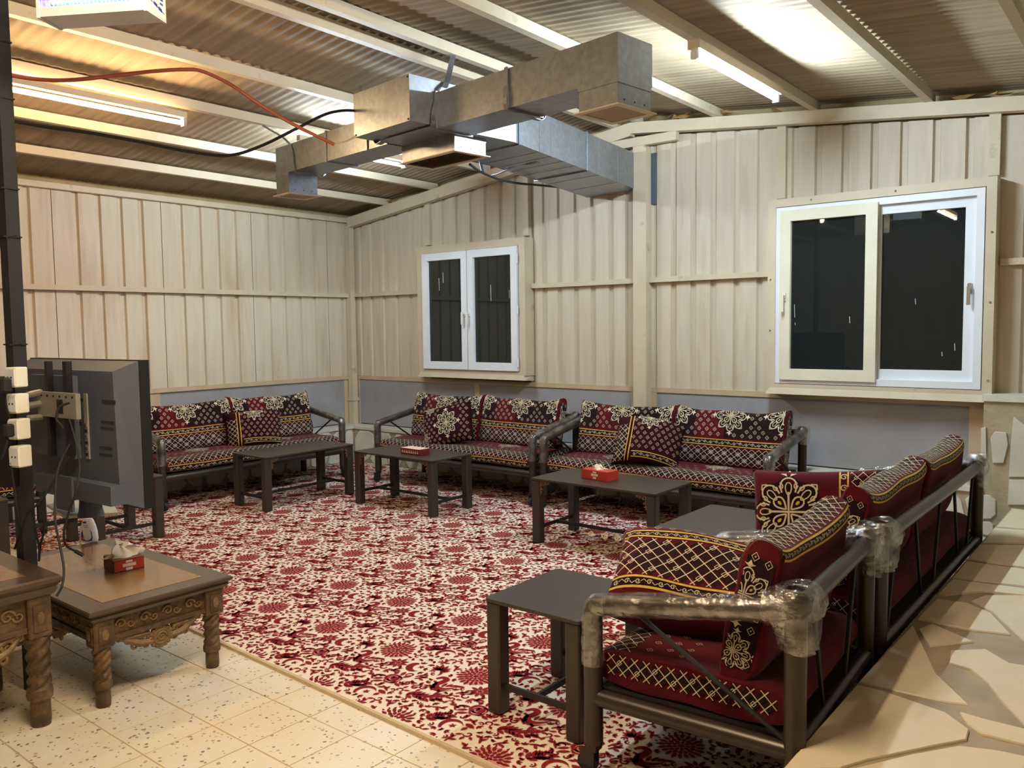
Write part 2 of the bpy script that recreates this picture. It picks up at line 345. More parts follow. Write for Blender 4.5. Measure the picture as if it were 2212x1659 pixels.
def bbox(x0, x1, y0, y1, z0, z1, name, m='steel_beige'): return MB().box((x0, y0, z0), (x1, y1, z1)).build(name, m, wall_back)
for a, b in ((-7.62, -6.43), (-4.98, -3.79), (-3.66, -2.53), (-0.95, XR)): bbox(a, b, YB-.05, YB+.005, 1.93, 1.975, 'rail')
# rafters with the flat ridge piece and tie
def rafter(x0, x1, dz0, dz1, y0=YB-.12, y1=YB-.04, name='rafter'):
    z = lambda x: roof_z(x)
    MB().hexa([(x0, y0, z(x0)-dz1), (x1, y0, z(x1)-dz1), (x1, y1, z(x1)-dz1), (x0, y1, z(x0)-dz1), (x0, y0, z(x0)-dz0), (x1, y0, z(x1)-dz0), (x1, y1, z(x1)-dz0), (x0, y1, z(x0)-dz0)]).build(name, 'steel_beige', wall_back)
rafter(-7.62, RIDGE_X, .0, .115); rafter(RIDGE_X, XR, .0, .095)
bbox(-4.18, -3.36, YB-.11, YB-.05, 3.12, 3.195, 'tie_beam')
bbox(-3.785, -3.672, YB-.10, YB-.005, PLZ, 3.13, 'post')
bbox(-3.672, -3.655, YB-.10, YB-.002, PLZ, 3.1, 'post_flange')
bbox(-3.655, -3.60, YB-.012, YB-.001, 2.62, 3.06, 'steel_strip', 'blue_steel')
MB().box((XL+.01, YB-.10, PLZ), (XL+.09, YB-.03, 2.76)).build('post', 'steel_beige', wall_back)
MB().box((XL+.0, YB-.11, 0.70), (XL+.10, YB-.02, 0.74)).build('post_band', 'steel_beige', wall_back)
for x in (-6.385, -5.035, -2.475, -1.005): bbox(x-.035, x+.035, YB-.045, YB+.003, WIN[1 if x < -4 else 2][3]+.05, under(x)+.01, 'casing_post')
for a, b in ((-7.6, -5.76), (-5.70, -3.86), (-3.60, -1.12)):
    bbox(a, b, YB-.0, YB+.03, .43, .955, 'wainscot_board', 'grey_board')
for a, b in ((-7.69, -7.6), (-5.76, -5.70), (-3.86, -3.79), (-3.66, -3.60), (-1.12, -.98)): bbox(a, b, YB-.01, YB+.03, .42, .96, 'frame_strip', 'frame_strip')
bbox(XL, -3.79, YB-.012, YB+.03, .955, 1.0, 'frame_strip', 'frame_strip'); bbox(-3.66, -.98, YB-.012, YB+.03, .955, 1.0, 'frame_strip', 'frame_strip')
# torn insulation above the rafter
rng = random.Random(3)
for x in (-3.95, -3.62, -3.42, -3.3, -1.2, -0.95, -2.9, -6.9, -2.5):
    m = MB(); zz = roof_z(x)
    m.add([(x+rng.uniform(-.09, .09), YB-.12+rng.uniform(0, .08), zz+rng.uniform(.0, .06)) for _ in range(9)], [(0, 1, 2), (2, 3, 4), (4, 5, 6), (6, 7, 8), (1, 3, 5), (0, 4, 8), (2, 6, 7)])
    m.build('insulation_scrap', 'insul', wall_back)

wall_front = struct(MB().box((XL-.2, YF-.2, 0), (XR+.2, YF, 3.4)).build('wall_front', 'clad'))
wall_right = struct(MB().box((XR, YF, 0), (XR+.2, YB+.06, 2.78)).build('wall_right', 'clad'))

# ceiling: rippled roof sheets on purlins ---------------------
def roof_sheet(x0, x1, name):
    ny = 700
    def fn(u, v):
        y = YF-.2+(YB+.25-YF+.2)*u; x = x0+(x1-x0)*v
        return (x, y, roof_z(x)+.078+0.0035*math.sin(2*PI*y/0.075)+0.005*math.sin(y*3.1+x*1.7))
    return MB().grid(fn, ny, 5).build(name, 'roof', ceiling, smooth=True, recalc=False)
ceiling = struct(MB().hexa([(XL-.25, YF-.2, roof_z(XL)+.12), (RIDGE_X, YF-.2, RIDGE_Z+.14), (RIDGE_X, YB+.25, RIDGE_Z+.14), (XL-.25, YB+.25, roof_z(XL)+.12), (XL-.25, YF-.2, roof_z(XL)+.2), (RIDGE_X, YF-.2, RIDGE_Z+.22), (RIDGE_X, YB+.25, RIDGE_Z+.22), (XL-.25, YB+.25, roof_z(XL)+.2)])
  .hexa([(RIDGE_X, YF-.2, RIDGE_Z+.14), (XR+.25, YF-.2, roof_z(XR)+.12), (XR+.25, YB+.25, roof_z(XR)+.12), (RIDGE_X, YB+.25, RIDGE_Z+.14), (RIDGE_X, YF-.2, RIDGE_Z+.22), (XR+.25, YF-.2, roof_z(XR)+.2), (XR+.25, YB+.25, roof_z(XR)+.2), (RIDGE_X, YB+.25, RIDGE_Z+.22)]).build('ceiling', 'roof'))
roof_sheet(XL-.2, RIDGE_X, 'roof_sheet'); roof_sheet(RIDGE_X, XR+.2, 'roof_sheet')
for x in (-6.97, -6.24, -5.50, -4.80, -3.97, -3.74, -2.99, -2.20, -1.40, -0.66, 0.1, 0.9, 1.7):
    z = roof_z(x); wd = .026
    MB().box((x-wd, YF, z+.0), (x+wd, YB-.045, z+.066)).build('purlin', 'steel_beige', ceiling)

# stone plinths along both walls, the pier and the platform ----
def voronoi(x0, x1, y0, y1, n, seed, it=2):
    rg = np.random.RandomState(seed); pts = np.stack([rg.uniform(x0, x1, n), rg.uniform(y0, y1, n)], 1)
    def cell(i):
        poly = [np.array(p, float) for p in ((x0, y0), (x1, y0), (x1, y1), (x0, y1))]
        for j in range(len(pts)):
            if j == i: continue
            mid = (pts[i]+pts[j])/2; d = pts[j]-pts[i]; out = []
            for k in range(len(poly)):
                a, b = poly[k], poly[(k+1) % len(poly)]; da, db = (a-mid)@d, (b-mid)@d
                if da <= 0: out.append(a)
                if da*db < 0: out.append(a+(b-a)*da/(da-db))
            poly = out
            if len(poly) < 3: return []
        return poly
    for _ in range(it):
        cs = [cell(i) for i in range(n)]
        for i, c in enumerate(cs):
            if c: pts[i] = .5*pts[i]+.5*np.mean(c, 0)
    return [cell(i) for i in range(n)]
def shrink(poly, g, rg, jit=.0):
    P = np.array(poly); c = P.mean(0); out = []
    for p in P:
        d = np.linalg.norm(p-c); q = c+(p-c)*max(.2, 1-g/d*(1+rg.uniform(-.4, .9))); out.append(q+np.array([rg.uniform(-jit, jit), rg.uniform(-jit, jit)]))
    # cut the corners so the outlines look broken, not drawn
    res = []
    n = len(out)
    for i in range(n):
        a, b, c2 = out[i-1], out[i], out[(i+1) % n]; t = rg.uniform(.12, .3)
        res += [b+(a-b)*t, b+(c2-b)*t]
    return res
bl = struct(MB().box((XL-.05, YF, 0), (PLX-.012, YB-.02, PLZ-.03)).build('baseboard_left', 'cement'))
bb = struct(MB().box((XL, PLY+.012, 0), (XR, YB+.05, PLZ-.03)).build('baseboard_back', 'cement'))
rg = random.Random(11)
def face_stones(par, horiz, u0, u1, z0, z1, n, seed, y_or_x, g=.016, sgn=1):
    for poly in voronoi(u0, u1, z0, z1, n, seed):
        if len(poly) < 3: continue
        q = shrink(poly, g, rg); d = rg.uniform(.010, .018)
        m = MB(); m.prism([(a, b) for a, b in q], 0, d, ch=.004); V = []
        for (a, b, c) in m.v: V.append((y_or_x+c, a, b) if not horiz else (a, y_or_x-c, b))
        m.v = V; m.build('stone', 'plinth_stone', par)
face_stones(bl, False, 0.5, PLY, .0, PLZ-.03, 44, 5, PLX-.012)
face_stones(bb, True, PLX, -.9, .0, PLZ-.03, 50, 6, PLY+.012)
MB().box((XL-.02, YF, PLZ-.03), (PLX+.005, YB, PLZ)).build('coping', 'plinth_stone', bl)
MB().box((PLX+.005, PLY-.005, PLZ-.03), (-0.99, YB+.02, PLZ)).build('coping', 'plinth_stone', bb)
pier = struct(MB().box((-1.0, PLY+.015, 0), (XR, YB+.04, 1.03)).build('trim_1', 'cement'))
MB().box((-1.01, PLY-.005, 1.015), (XR, YB+.02, 1.06)).build('coping', 'plinth_stone', pier)
def pst(pix):
    q = [on_plane(x, y, (0, PLY+.015, 0), (0, 1, 0)) for x, y in pix]; m = MB(); m.prism([(p[0], p[2]) for p in q], 0, .014, ch=.003)
    m.v = [(a, PLY+.015-c, b) for a, b, c in m.v]; m.build('stone', 'plinth_stone', pier)
pst([(2145, 1000), (2140, 945), (2150, 932), (2174, 934), (2178, 960), (2168, 1000)])
pst([(2180, 1030), (2184, 960), (2190, 900), (2230, 930), (2240, 1030)])
pst([(2178, 1090), (2180, 1036), (2240, 1036), (2240, 1090)])
pst([(2119, 990), (2120, 925), (2130, 922), (2131, 990)])
face_stones(pier, True, -.70, 1.2, .32, 1.0, 12, 21, PLY+.015)

platform = struct(MB().box((PEX, YF, 0), (XR, PLY+.02, PEZ-.006)).build('floor_platform', 'cement'))
FLAG = [
 [(-0.819, 2.915), (-0.806, 3.61), (-0.668, 3.26), (-0.626, 3.15), (-0.488, 2.95), (-0.551, 2.928)],
 [(-0.776, 3.572), (-0.746, 3.670), (-0.574, 3.554), (-0.699, 3.406)],
 [(-0.806, 3.69), (-0.80, 4.015), (-0.678, 4.033), (-0.577, 3.95), (-0.473, 3.723), (-0.59, 3.688)],
 [(-0.675, 4.082), (-0.639, 4.207), (-0.5, 4.31), (-0.2, 4.2), (-0.1, 3.7), (-0.423, 3.686), (-0.465, 3.767), (-0.571, 3.977)],
 [(-0.626, 3.409), (-0.527, 3.5), (-0.435, 3.404), (-0.15, 3.451), (-0.1, 2.904), (-0.326, 2.904), (-0.399, 3.03), (-0.466, 3.169), (-0.534, 3.265), (-0.605, 3.275)],
 [(-0.815, 2.88), (-0.735, 2.885), (-0.533, 2.841), (-0.452, 2.763), (-0.446, 2.69), (-0.509, 2.601), (-0.643, 2.397), (-0.692, 2.302), (-0.815, 2.19)],
 [(-0.686, 2.287), (-0.555, 2.503), (-0.456, 2.641), (-0.367, 2.678), (-0.1, 2.72), (-0.05, 2.2), (-0.5, 2.0)],
 [(-0.499, 2.874), (-0.431, 2.867), (-0.1, 2.872), (-0.1, 2.773), (-0.416, 2.757), (-0.462, 2.8)],
 [(-0.805, 4.37), (-0.679, 4.384), (-0.2, 4.471), (-0.2, 4.38), (-0.65, 4.264), (-0.78, 4.10), (-0.81, 4.1)],
 [(-0.812, 4.757), (-0.658, 4.763), (-0.2, 4.804), (-0.2, 4.52), (-0.687, 4.433), (-0.81, 4.403)],
 [(-0.814, 5.16), (-0.623, 5.281), (-0.2, 5.2), (-0.2, 4.861), (-0.666, 4.80), (-0.814, 4.80)],
 [(-0.814, 5.62), (-0.6, 5.68), (-0.25, 5.6), (-0.3, 5.25), (-0.63, 5.33), (-0.81, 5.21)],
 [(-0.812, 6.29), (-0.5, 6.29), (-0.45, 5.78), (-0.62, 5.73), (-0.812, 5.68)],
 [(-0.42, 6.29), (0.1, 6.29), (0.1, 5.7), (-0.38, 5.74)],
]
def ccw(p): a = sum(p[i][0]*p[(i+1) % len(p)][1]-p[(i+1) % len(p)][0]*p[i][1] for i in range(len(p))); return p if a > 0 else p[::-1]
for k, p in enumerate(FLAG): MB().prism(ccw(p), PEZ-.014, PEZ+.0015*(k % 3), ch=.004).build('flagstone', 'stone', platform)
for poly in voronoi(-.02, 1.6, .2, 6.28, 34, 9)+voronoi(PEX+.01, -.04, .2, 1.97, 14, 10):
    if len(poly) > 2: MB().prism(ccw([tuple(q) for q in shrink(poly, .02, rg)]), PEZ-.014, PEZ, ch=.004).build('flagstone', 'stone', platform)
face = face_stones
for poly in voronoi(.2, 6.28, .0, PEZ-.02, 30, 14):
    if len(poly) < 3: continue
    m = MB(); m.prism([tuple(q) for q in shrink(poly, .014, rg)], 0, .010, ch=.003); m.v = [(PEX-c, a, b) for a, b, c in m.v]; m.build('stone', 'plinth_stone', platform)

# ------------------------------------------------------------------ windows
def win_root(name, loc):
    o = bpy.data.objects.new(name, None); C.objects.link(o); o.location = loc; o.empty_display_size = .1; return struct(o)
def ring(mb, x0, x1, z0, z1, wd, y0, y1, wb=None):
    wb = wb or wd
    mb.box((x0, y0, z0), (x0+wd, y1, z1)); mb.box((x1-wd, y0, z0), (x1, y1, z1)); mb.box((x0+wd, y0, z1-wd), (x1-wd, y1, z1)); mb.box((x0+wd, y0, z0), (x1-wd, y1, z0+wb)); return mb
def sash(par, x0, x1, z0, z1, y, wd, m, glass_y):
    s = wpart(ring(MB(), x0, x1, z0, z1, wd, y, y+.05), 'sash', m, par)
    g = MB().box((x0+wd-.006, glass_y, z0+wd-.006), (x1-wd+.006, glass_y+.005, z1-wd+.006)).build('pane', 'pane', s, sub=tuple(par.location))
    bead = ring(MB(), x0+wd-.008, x1-wd+.008, z0+wd-.008, z1-wd+.008, .010, y+.012, y+.03).build('glazing_bead', m, s, sub=tuple(par.location))
    return s, g
def handle(s, par, x, z, y, flip=1, m='white_paint'):
    h = MB(); h.cbox((x-.014, y-.012, z-.035), (x+.014, y, z+.035), .004); h.box((x-.01, y-.045, z-.01), (x+.01, y-.01, z+.012)); h.box((x-.011, y-.05, z-.115), (x+.011, y-.036, z+.012), 0)
    h.build('handle', m, s, sub=tuple(par.location))
def streaks(s, par, y, items):
    for x, z, l in items: MB().tube([(x, y, z), (x+.003, y, z-l)], .0022, 5).build('paint_drip', 'white_paint', s, sub=tuple(par.location))
def sill_trim(par, x0, x1, z, y0):
    m = MB(); m.hexa([(x0-.022, y0-.016, z-.05), (x1+.022, y0-.016, z-.05), (x1+.0, YB+.02, z-.06), (x0, YB+.02, z-.06), (x0+.01, y0, z+.0), (x1-.01, y0, z+.0), (x1, YB+.02, z), (x0, YB+.02, z)]); wpart(m, 'sill', 'steel_beige', par)
YW = 6.40
w1 = win_root('window_1', (-5.71, YW, 1.07))
wpart(ring(MB(), -6.455, -4.975, 1.07, 2.425, .075, YW, YB+.06, .04), 'casing', 'steel_beige', w1); sill_trim(w1, -6.44, -4.99, 1.075, YW)
s1, _ = sash(w1, -6.365, -5.722, 1.115, 2.345, YW-.02, .078, 'upvc', YW+.012); s2, _ = sash(w1, -5.712, -5.062, 1.115, 2.345, YW-.02, .078, 'upvc', YW+.012)
handle(s1, w1, -5.752, 1.70, YW-.02); handle(s2, w1, -5.685, 1.70, YW-.02)
streaks(s1, w1, YW+.010, [(-6.14, 2.08, .13), (-6.08, 2.14, .11)]); streaks(s2, w1, YW+.010, [(-5.42, 1.98, .16), (-5.18, 1.92, .08)])
for z in (1.2, 1.72, 2.22): wpart(MB().tube([(-5.052, YW-.022, z-.04), (-5.052, YW-.022, z+.04)], .010, 8), 'hinge', 'white_paint', w1)
w2 = win_root('window_2', (-1.74, YW, 1.04))
wpart(ring(MB(), -2.535, -0.965, 1.04, 2.52, .062, YW-.01, YB+.06, .04), 'casing', 'steel_beige', w2); sill_trim(w2, -2.52, -0.98, 1.05, YW-.01)
wpart(ring(MB(), -2.478, -1.035, 1.085, 2.455, .05, YW, YW+.09, .05), 'outer_frame', 'upvc', w2)
sr, _ = sash(w2, -1.775, -1.085, 1.135, 2.41, YW+.035, .072, 'upvc', YW+.058)
sl, _ = sash(w2, -2.435, -1.715, 1.115, 2.425, YW-.022, .083, 'upvc_aged', YW+.010)
handle(sl, w2, -2.395, 1.76, YW-.022, m='upvc_aged'); handle(sr, w2, -1.12, 1.78, YW+.035, m='chrome')
streaks(sl, w2, YW+.008, [(-2.325, 1.70, .10), (-2.32, 1.56, .02), (-1.91, 1.60, .05)]); streaks(sr, w2, YW+.056, [(-1.47, 1.72, .04), (-1.21, 1.40, .05), (-1.29, 1.34, .03)])
for x, z in ((-2.51, 1.9), (-2.51, 1.5), (-.99, 2.15), (-.99, 1.68), (-.99, 1.15), (-2.2, 2.49), (-1.6, 2.49)): wpart(MB().sphere((x, YW-.012, z), .008, 8, 5), 'screw', 'chrome', w2)

# ------------------------------------------------------------------ lamps
def batten(name, x, y0, y1, z, m, label, hw=.021):
    t = thing(name, label, 'lamp', (x, (y0+y1)/2, z))
    wpart(MB().box((x-hw, y0, z+.034 if hw < .03 else z+.026), (x+hw, y1, z+.075)), 'batten', 'steel_beige', t)
    wpart(MB().tube([(x, y0+.03, z), (x, y1-.03, z)], .0145, 14), 'tube', m, t, smooth=True)
    for yy in (y0+.004, y1-.026):
        wpart(MB().box((x-.02, yy, z-.022), (x+.02, yy+.022, z+.03)), 'lamp_holder', 'white_paint', t)
    return t
batten('fluorescent_lamp', -5.40, 1.93, 3.14, 2.985, 'tube_warm', 'warm yellow fluorescent tube left of the orange conduit')
batten('fluorescent_lamp', -2.11, 4.24, 5.45, 3.03, 'tube_cool', 'white fluorescent tube on the ceiling right of the air duct', .036)
batten('fluorescent_lamp', -5.42, 4.10, 5.25, 3.00, 'tube_dim', 'white fluorescent tube half hidden behind the air duct')
batten('fluorescent_lamp', -1.475, 0.55, 1.75, 2.985, 'tube_near', 'warm fluorescent tube above the stone platform, just out of the photo')
lt_ = batten('fluorescent_lamp', -2.36, 0.45, 1.65, 2.93, 'tube_low', 'warm fluorescent tube seen only as a reflection in the large sliding window')
for yy in (.65, 1.45): wpart(MB().tube([(-2.36, yy, 3.0), (-2.36, yy, roof_z(-2.36)+.075)], .004, 6), 'hanger_rod', 'chrome', lt_)

t = thing('light_bulb', 'bare warm bulb in a holder near the top of the black pole', 'lamp', (-3.82, 1.30, 2.98))
wpart(MB().lathe([(.005, 0), (.022, .01), (.032, .035), (.030, .06), (.016, .09)], (-3.82, 1.30, 2.92), 14), 'bulb', 'bulb_warm', t, True)
wpart(MB().lathe([(.02, 0), (.022, .05), (.012, .06)], (-3.82, 1.30, 3.005), 12), 'holder', 'white_paint', t, True)
wpart(MB().tube([(-3.82, 1.30, 3.05), (-3.82, 1.34, 3.09), (-3.83, 1.40, 3.09)], .006, 6), 'bracket_arm', 'rubber', t)

# ------------------------------------------------------------------ air duct
O = np.array([-3.495, 3.431, 2.75]); A7 = math.radians(7.0)
E1 = np.array([math.cos(A7), -math.sin(A7), 0]); E2 = np.array([math.sin(A7), math.cos(A7), 0]); E3 = np.array([0, 0, 1.0])
def D(a, b, c): return O+a*E1+b*E2+c*E3
duct = thing('air_duct', 'galvanised sheet metal air duct with three grilles hanging under the roof', 'air duct', (-3.8, 3.9, 2.75))
def dbox(a0, a1, b0, b1, c0, c1, name, m='galv', par=None, seams=()):
    mb = MB().obox(D(a0, b0, c0), (a1-a0)*E1, (b1-b0)*E2, (c1-c0)*E3)
    return mb.build(name, m, par or duct, sub=tuple(duct.location))
def seam_ring(a, b0, b1, c0, c1, par):   # flange ring round a duct running along E1
    e = .008
    m = MB()
    m.obox(D(a-.008, b0-e, c0-e), .016*E1, (b1-b0+2*e)*E2, e*E3); m.obox(D(a-.008, b0-e, c1), .016*E1, (b1-b0+2*e)*E2, e*E3)
    m.obox(D(a-.008, b0-e, c0), .016*E1, e*E2, (c1-c0)*E3); m.obox(D(a-.008, b1, c0), .016*E1, e*E2, (c1-c0)*E3)
    m.build('flange', 'galv', par, sub=tuple(duct.location))
plen = dbox(-.572, 0, 0, .86, 0, .265, 'plenum')
rb = dbox(.0, 1.375, .187, .459, -.02, .19, 'branch'); lb = dbox(-2.03, -.572, .25, .50, -.005, .20, 'branch')
seam_ring(.62, .187, .459, -.02, .19, rb); seam_ring(.012, .187, .459, -.02, .19, rb); seam_ring(-1.30, .25, .50, -.005, .2, lb)
for a, b, c in ((-.012, .0, .01), (-.012, .0, .25), (-.55, .0, .01)):
    MB().sphere(D(a, b-.002, c), .006, 8, 5).build('rivet', 'dark_gap', plen, sub=tuple(duct.location))
# main trunk to the gable wall, slightly skewed
tr0 = {'rb': D(-.02, .86, .005), 'lb': D(-.565, .86, .005)}
m = MB(); nb = (-3.60, 4.45, 2.78); wl = (-4.318, YB-.02, 2.745); wr = (-3.79, YB-.02, 2.76)
def trunk(p0r, p0l, p1r, p1l, h0, h1):
    p0r, p0l, p1r, p1l = [np.array(k, float) for k in (p0r, p0l, p1r, p1l)]; z = np.array([0, 0, 1.0])
    return [p0l, p0r, p1r, p1l, p0l+h0*z, p0r+h0*z, p1r+h1*z, p1l+h1*z]
def lerp(a, b, t): a = np.array(a, float); b = np.array(b, float); return a+(b-a)*t
main = MB().hexa(trunk(tr0['rb'], tr0['lb'], wr, wl, .262, .31)).build('main_trunk', 'galv', duct, sub=tuple(duct.location))
def trunk_ring(t, e=.009, half=.008):
    r = lerp(tr0['rb'], wr, t); l = lerp(tr0['lb'], wl, t); d = np.array(wr)-tr0['rb']; d = d/np.linalg.norm(d)*half; s = (r-l)/np.linalg.norm(r-l)*e; h = .262+.048*t
    m = MB(); z = np.array([0, 0, 1.0])
    m.obox(l-s-d-z*e, r-l+2*s, 2*d, z*e); m.obox(r-d-z*e, s, 2*d, z*(h+2*e)); m.obox(l-s-d-z*e, s, 2*d, z*(h+2*e)); m.obox(l-s-d+z*h, r-l+2*s, 2*d, z*e)
    m.build('flange', 'galv', main, sub=tuple(duct.location))
for t_ in (.03, .52): trunk_ring(t_)
for t_ in (.16, .24, .33, .42, .62, .8): trunk_ring(t_, .0018, .002)
def drop(a0, a1, b0, b1, c0, c1, nsl, fl=.022, ribs='E2', crumple=False):
    bx = dbox(a0, a1, b0, b1, c0, c1, 'grille_box')
    m = MB(); f = .006
    for q in ((a0-.004, a1+.004, b0-.004, b0), (a1, a1+.004, b0, b1), (a0-.004, a0, b0, b1)): MB().obox(D(q[0], q[2], c1-.022), (q[1]-q[0])*E1, (q[3]-q[2])*E2, .022*E3).build('flange', 'galv', bx, sub=tuple(duct.location))
    for q in ((a0-fl, a1+fl, b0-fl, b0+.012), (a0-fl, a1+fl, b1-.012, b1+fl), (a0-fl, a0+.012, b0+.012, b1-.012), (a1-.012, a1+fl, b0+.012, b1-.012)):
        m.obox(D(q[0], q[2], c0-f), (q[1]-q[0])*E1, (q[3]-q[2])*E2, f*E3)
    g = m.build('grille', 'steel_beige', duct, sub=tuple(duct.location))
    MB().obox(D(a0+.012, b0+.012, c0+.0), (a1-a0-.024)*E1, (b1-b0-.024)*E2, .004*E3).build('grille_void', 'dark_gap', g, sub=tuple(duct.location))
    for k in range(nsl):
        if ribs == 'E2':
            a = a0+.02+(a1-a0-.04)*(k+.5)/nsl; MB().obox(D(a-.004, b0+.012, c0-.004), .009*E1+.003*E3, (b1-b0-.024)*E2, .002*E3).build('louvre', 'galv_grille', g, sub=tuple(duct.location))
        else:
            b = b0+.02+(b1-b0-.04)*(k+.5)/nsl; MB().obox(D(a0+.012, b-.005, c0-.004), (a1-a0-.024)*E1, .012*E2+.004*E3, .002*E3).build('louvre', 'galv_grille', g, sub=tuple(duct.location))
    for k in range(3):
        MB().sphere(D(a1+.001, b0+(b1-b0)*(.2+.3*k), c0+.03), .004, 6, 4).build('rivet', 'dark_gap', bx, sub=tuple(duct.location))
    return g
drop(1.13, 1.372, .187, .450, -.145, -.02, 16)
drop(-.61, -.075, .40, .66, -.105, .0, 9, ribs='E1')
drop(-2.03, -1.84, .25, .495, -.16, -.005, 9)
def strap(pts, wd=.028, name='hanger_strap', side=(0, 1, 0)):
    P = smooth_path(pts, 4); s = np.array(side, float)*wd/2; m = MB(); th = .003
    for i in range(len(P)-1):
        a, b = P[i], P[i+1]; n = np.cross(b-a, s); n = n/(np.linalg.norm(n)+1e-9)*th; m.hexa([a-s, a+s, b+s, b-s, a-s+n, a+s+n, b+s+n, b-s+n])
    m.build(name, 'galv', duct, sub=tuple(duct.location))
strap([(-3.735, 4.08, 3.37), (-3.70, 4.02, 3.27), D(.012, .27, .262), D(.006, .20, .14), D(.004, .175, .06), D(.004, .17, -.004), D(-.1, .17, -.006), D(-.45, .17, -.006), D(-.578, .17, -.004), D(-.58, .17, .2)], side=E2, wd=.042)
strap([(-3.74, 4.95, 3.38), (-3.66, 4.93, 3.1), (-3.655, 4.92, 2.775), (-3.9, 4.95, 2.762), (-4.28, 4.99, 2.762), (-4.30, 5.0, 3.25)], side=E2)
strap([D(.62, .180, .195), D(.62, .179, .15), D(.62, .178, .1), D(.62, .180, -.026), D(.62, .32, -.028), D(.62, .466, -.026), D(.62, .468, .19)], side=E1)
strap([(-5.45, 3.80, 3.10), D(-1.80, .243, .20), D(-1.74, .243, -.008), D(-1.74, .37, -.012), D(-1.74, .506, -.008), D(-1.76, .507, .28)], side=E1)
strap([D(-.93, .30, .45), D(-.86, .27, .30), D(-.80, .243, .19), D(-.80, .243, -.01)], side=E1)

# ------------------------------------------------------------------ cables under the roof
def cable(name, pts, r, m, label, cat='cable', parent=None, n=8, cap=None):
    P = smooth_path(pts, n); o = MB().tube(P, r, 8).build(name, m, parent, True)
    if not parent: tag(o, label, cat)
    return o
c1 = [((8, 160), 3.75), ((80, 171), 3.8), ((150, 173), 3.85), ((250, 163), 3.95), ((330, 154), 4.05), ((400, 150), 4.15), ((440, 155), 4.2), ((500, 184), 4.28), ((560, 225), 4.34), ((640, 272), 4.42), ((722, 312), 4.5)]
oc = cable('orange_conduit', [at(*p, d) for p, d in c1], .0095, 'orange_conduit', 'thick orange flexible conduit sagging from the pole to the duct', 'conduit')
MB().tube(smooth_path([at(718, 310, 4.5), at(745, 306, 4.55), at(768, 295, 4.62)], 5), .006, 6).build('inner_wire', 'steel_beige', oc)
c2 = [((10, 258), 3.78), ((100, 274), 3.9), ((200, 288), 4.05), ((300, 306), 4.2), ((400, 326), 4.4), ((490, 336), 4.6), ((560, 317), 4.75), ((640, 278), 4.9), ((700, 248), 5.0), ((740, 239), 5.1), ((775, 239), 5.2), ((860, 236), 5.5)]
cable('black_cable', [at(*p, d) for p, d in c2], .0085, 'rubber', 'long black cable looping from the pole to behind the duct')
c3 = [((1015, 355), 5.55), ((1040, 372), 5.75), ((1080, 388), 6.1), ((1120, 396), 6.5), ((1165, 400), 6.9), ((1205, 404), 7.2)]
cable('black_cable', [at(*p, d) for p, d in c3], .009, 'rubber', 'short black cable drooping under the duct by the gable wall')

# ------------------------------------------------------------------ insect killer
zc = [(-3.28, 1.337), (-2.91, 1.56), (-2.958, 1.674), (-3.318, 1.459)]
zu = np.array([.37, .223, 0]); zl = float(np.linalg.norm(zu)); zu /= zl; zn = np.array([-zu[1], zu[0], 0])
Z0 = np.array([-3.28, 1.337, 2.70])
zap = thing('insect_killer', 'white electric insect killer glowing blue under the roof', 'insect killer', tuple(Z0))
def zb(u0, u1, n0, n1, h0, h1, name, m, par=None): return MB().obox(Z0+u0*zu+n0*zn+np.array([0, 0, h0]), (u1-u0)*zu, (n1-n0)*zn, np.array([0, 0, h1-h0])).build(name, m, par or zap, sub=tuple(Z0))
dz = .125
zb(0, zl, 0, dz, 0, .006, 'bottom_pan', 'zapper_body'); zb(0, zl, 0, dz, .30, .31, 'top_cover', 'zapper_body')
sp = zb(zl-.012, zl, -.002, dz, -.004, .31, 'side_panel', 'zapper_body'); zb(0, .012, -.002, dz, -.004, .31, 'side_panel', 'zapper_body')
zb(.012, zl-.012, 0, .006, .006, .034, 'front_lip', 'zapper_body'); zb(.012, zl-.012, dz-.006, dz, .006, .30, 'back_panel', 'zapper_body')
zb(.012, zl-.012, 0, .006, .25, .30, 'front_lip', 'zapper_body')
for k in range(26): u = .02+(zl-.04)*k/25; zb(u-.0015, u+.0015, .001, .004, .034, .25, 'guard_wire', 'zapper_body')
for h in (.06, .085, .11, .135, .16, .19, .225): zb(.012, zl-.012, .0, .004, h-.0015, h+.0015, 'guard_wire', 'zapper_body')
for h in (.075, .17): MB().tube([Z0+.02*zu+.06*zn+np.array([0, 0, h]), Z0+(zl-.02)*zu+.06*zn+np.array([0, 0, h])], .012, 10).build('blue_tube', 'tube_blue', zap, sub=tuple(Z0))
for k, h in enumerate((.05, .065, .08)): MB().obox(Z0+(zl)*zu+.085*zn+np.array([0, 0, h]), .001*zu, .02*zn, np.array([0, 0, .007])).build('vent_slot', 'label_blue', sp, sub=tuple(Z0))
MB().obox(Z0+zl*zu+.012*zn+np.array([0, 0, .045]), .001*zu, .10*zn-np.array([0, 0, .022]), np.array([0, 0, .003])).build('logo_line', 'label_blue', sp, sub=tuple(Z0))
for k in range(2): MB().obox(Z0+zl*zu+(.045+.03*k)*zn+np.array([0, 0, .036-.008*k]), .001*zu, .022*zn-np.array([0, 0, .005]), np.array([0, 0, .012])).build('logo_mark', 'label_blue', sp, sub=tuple(Z0))
for u in (.05, zl-.05): MB().tube([Z0+u*zu+.06*zn+np.array([0, 0, .31]), Z0+u*zu+.06*zn+np.array([0, 0, .62])], .003, 5).build('hanging_chain', 'chrome', zap, sub=tuple(Z0))

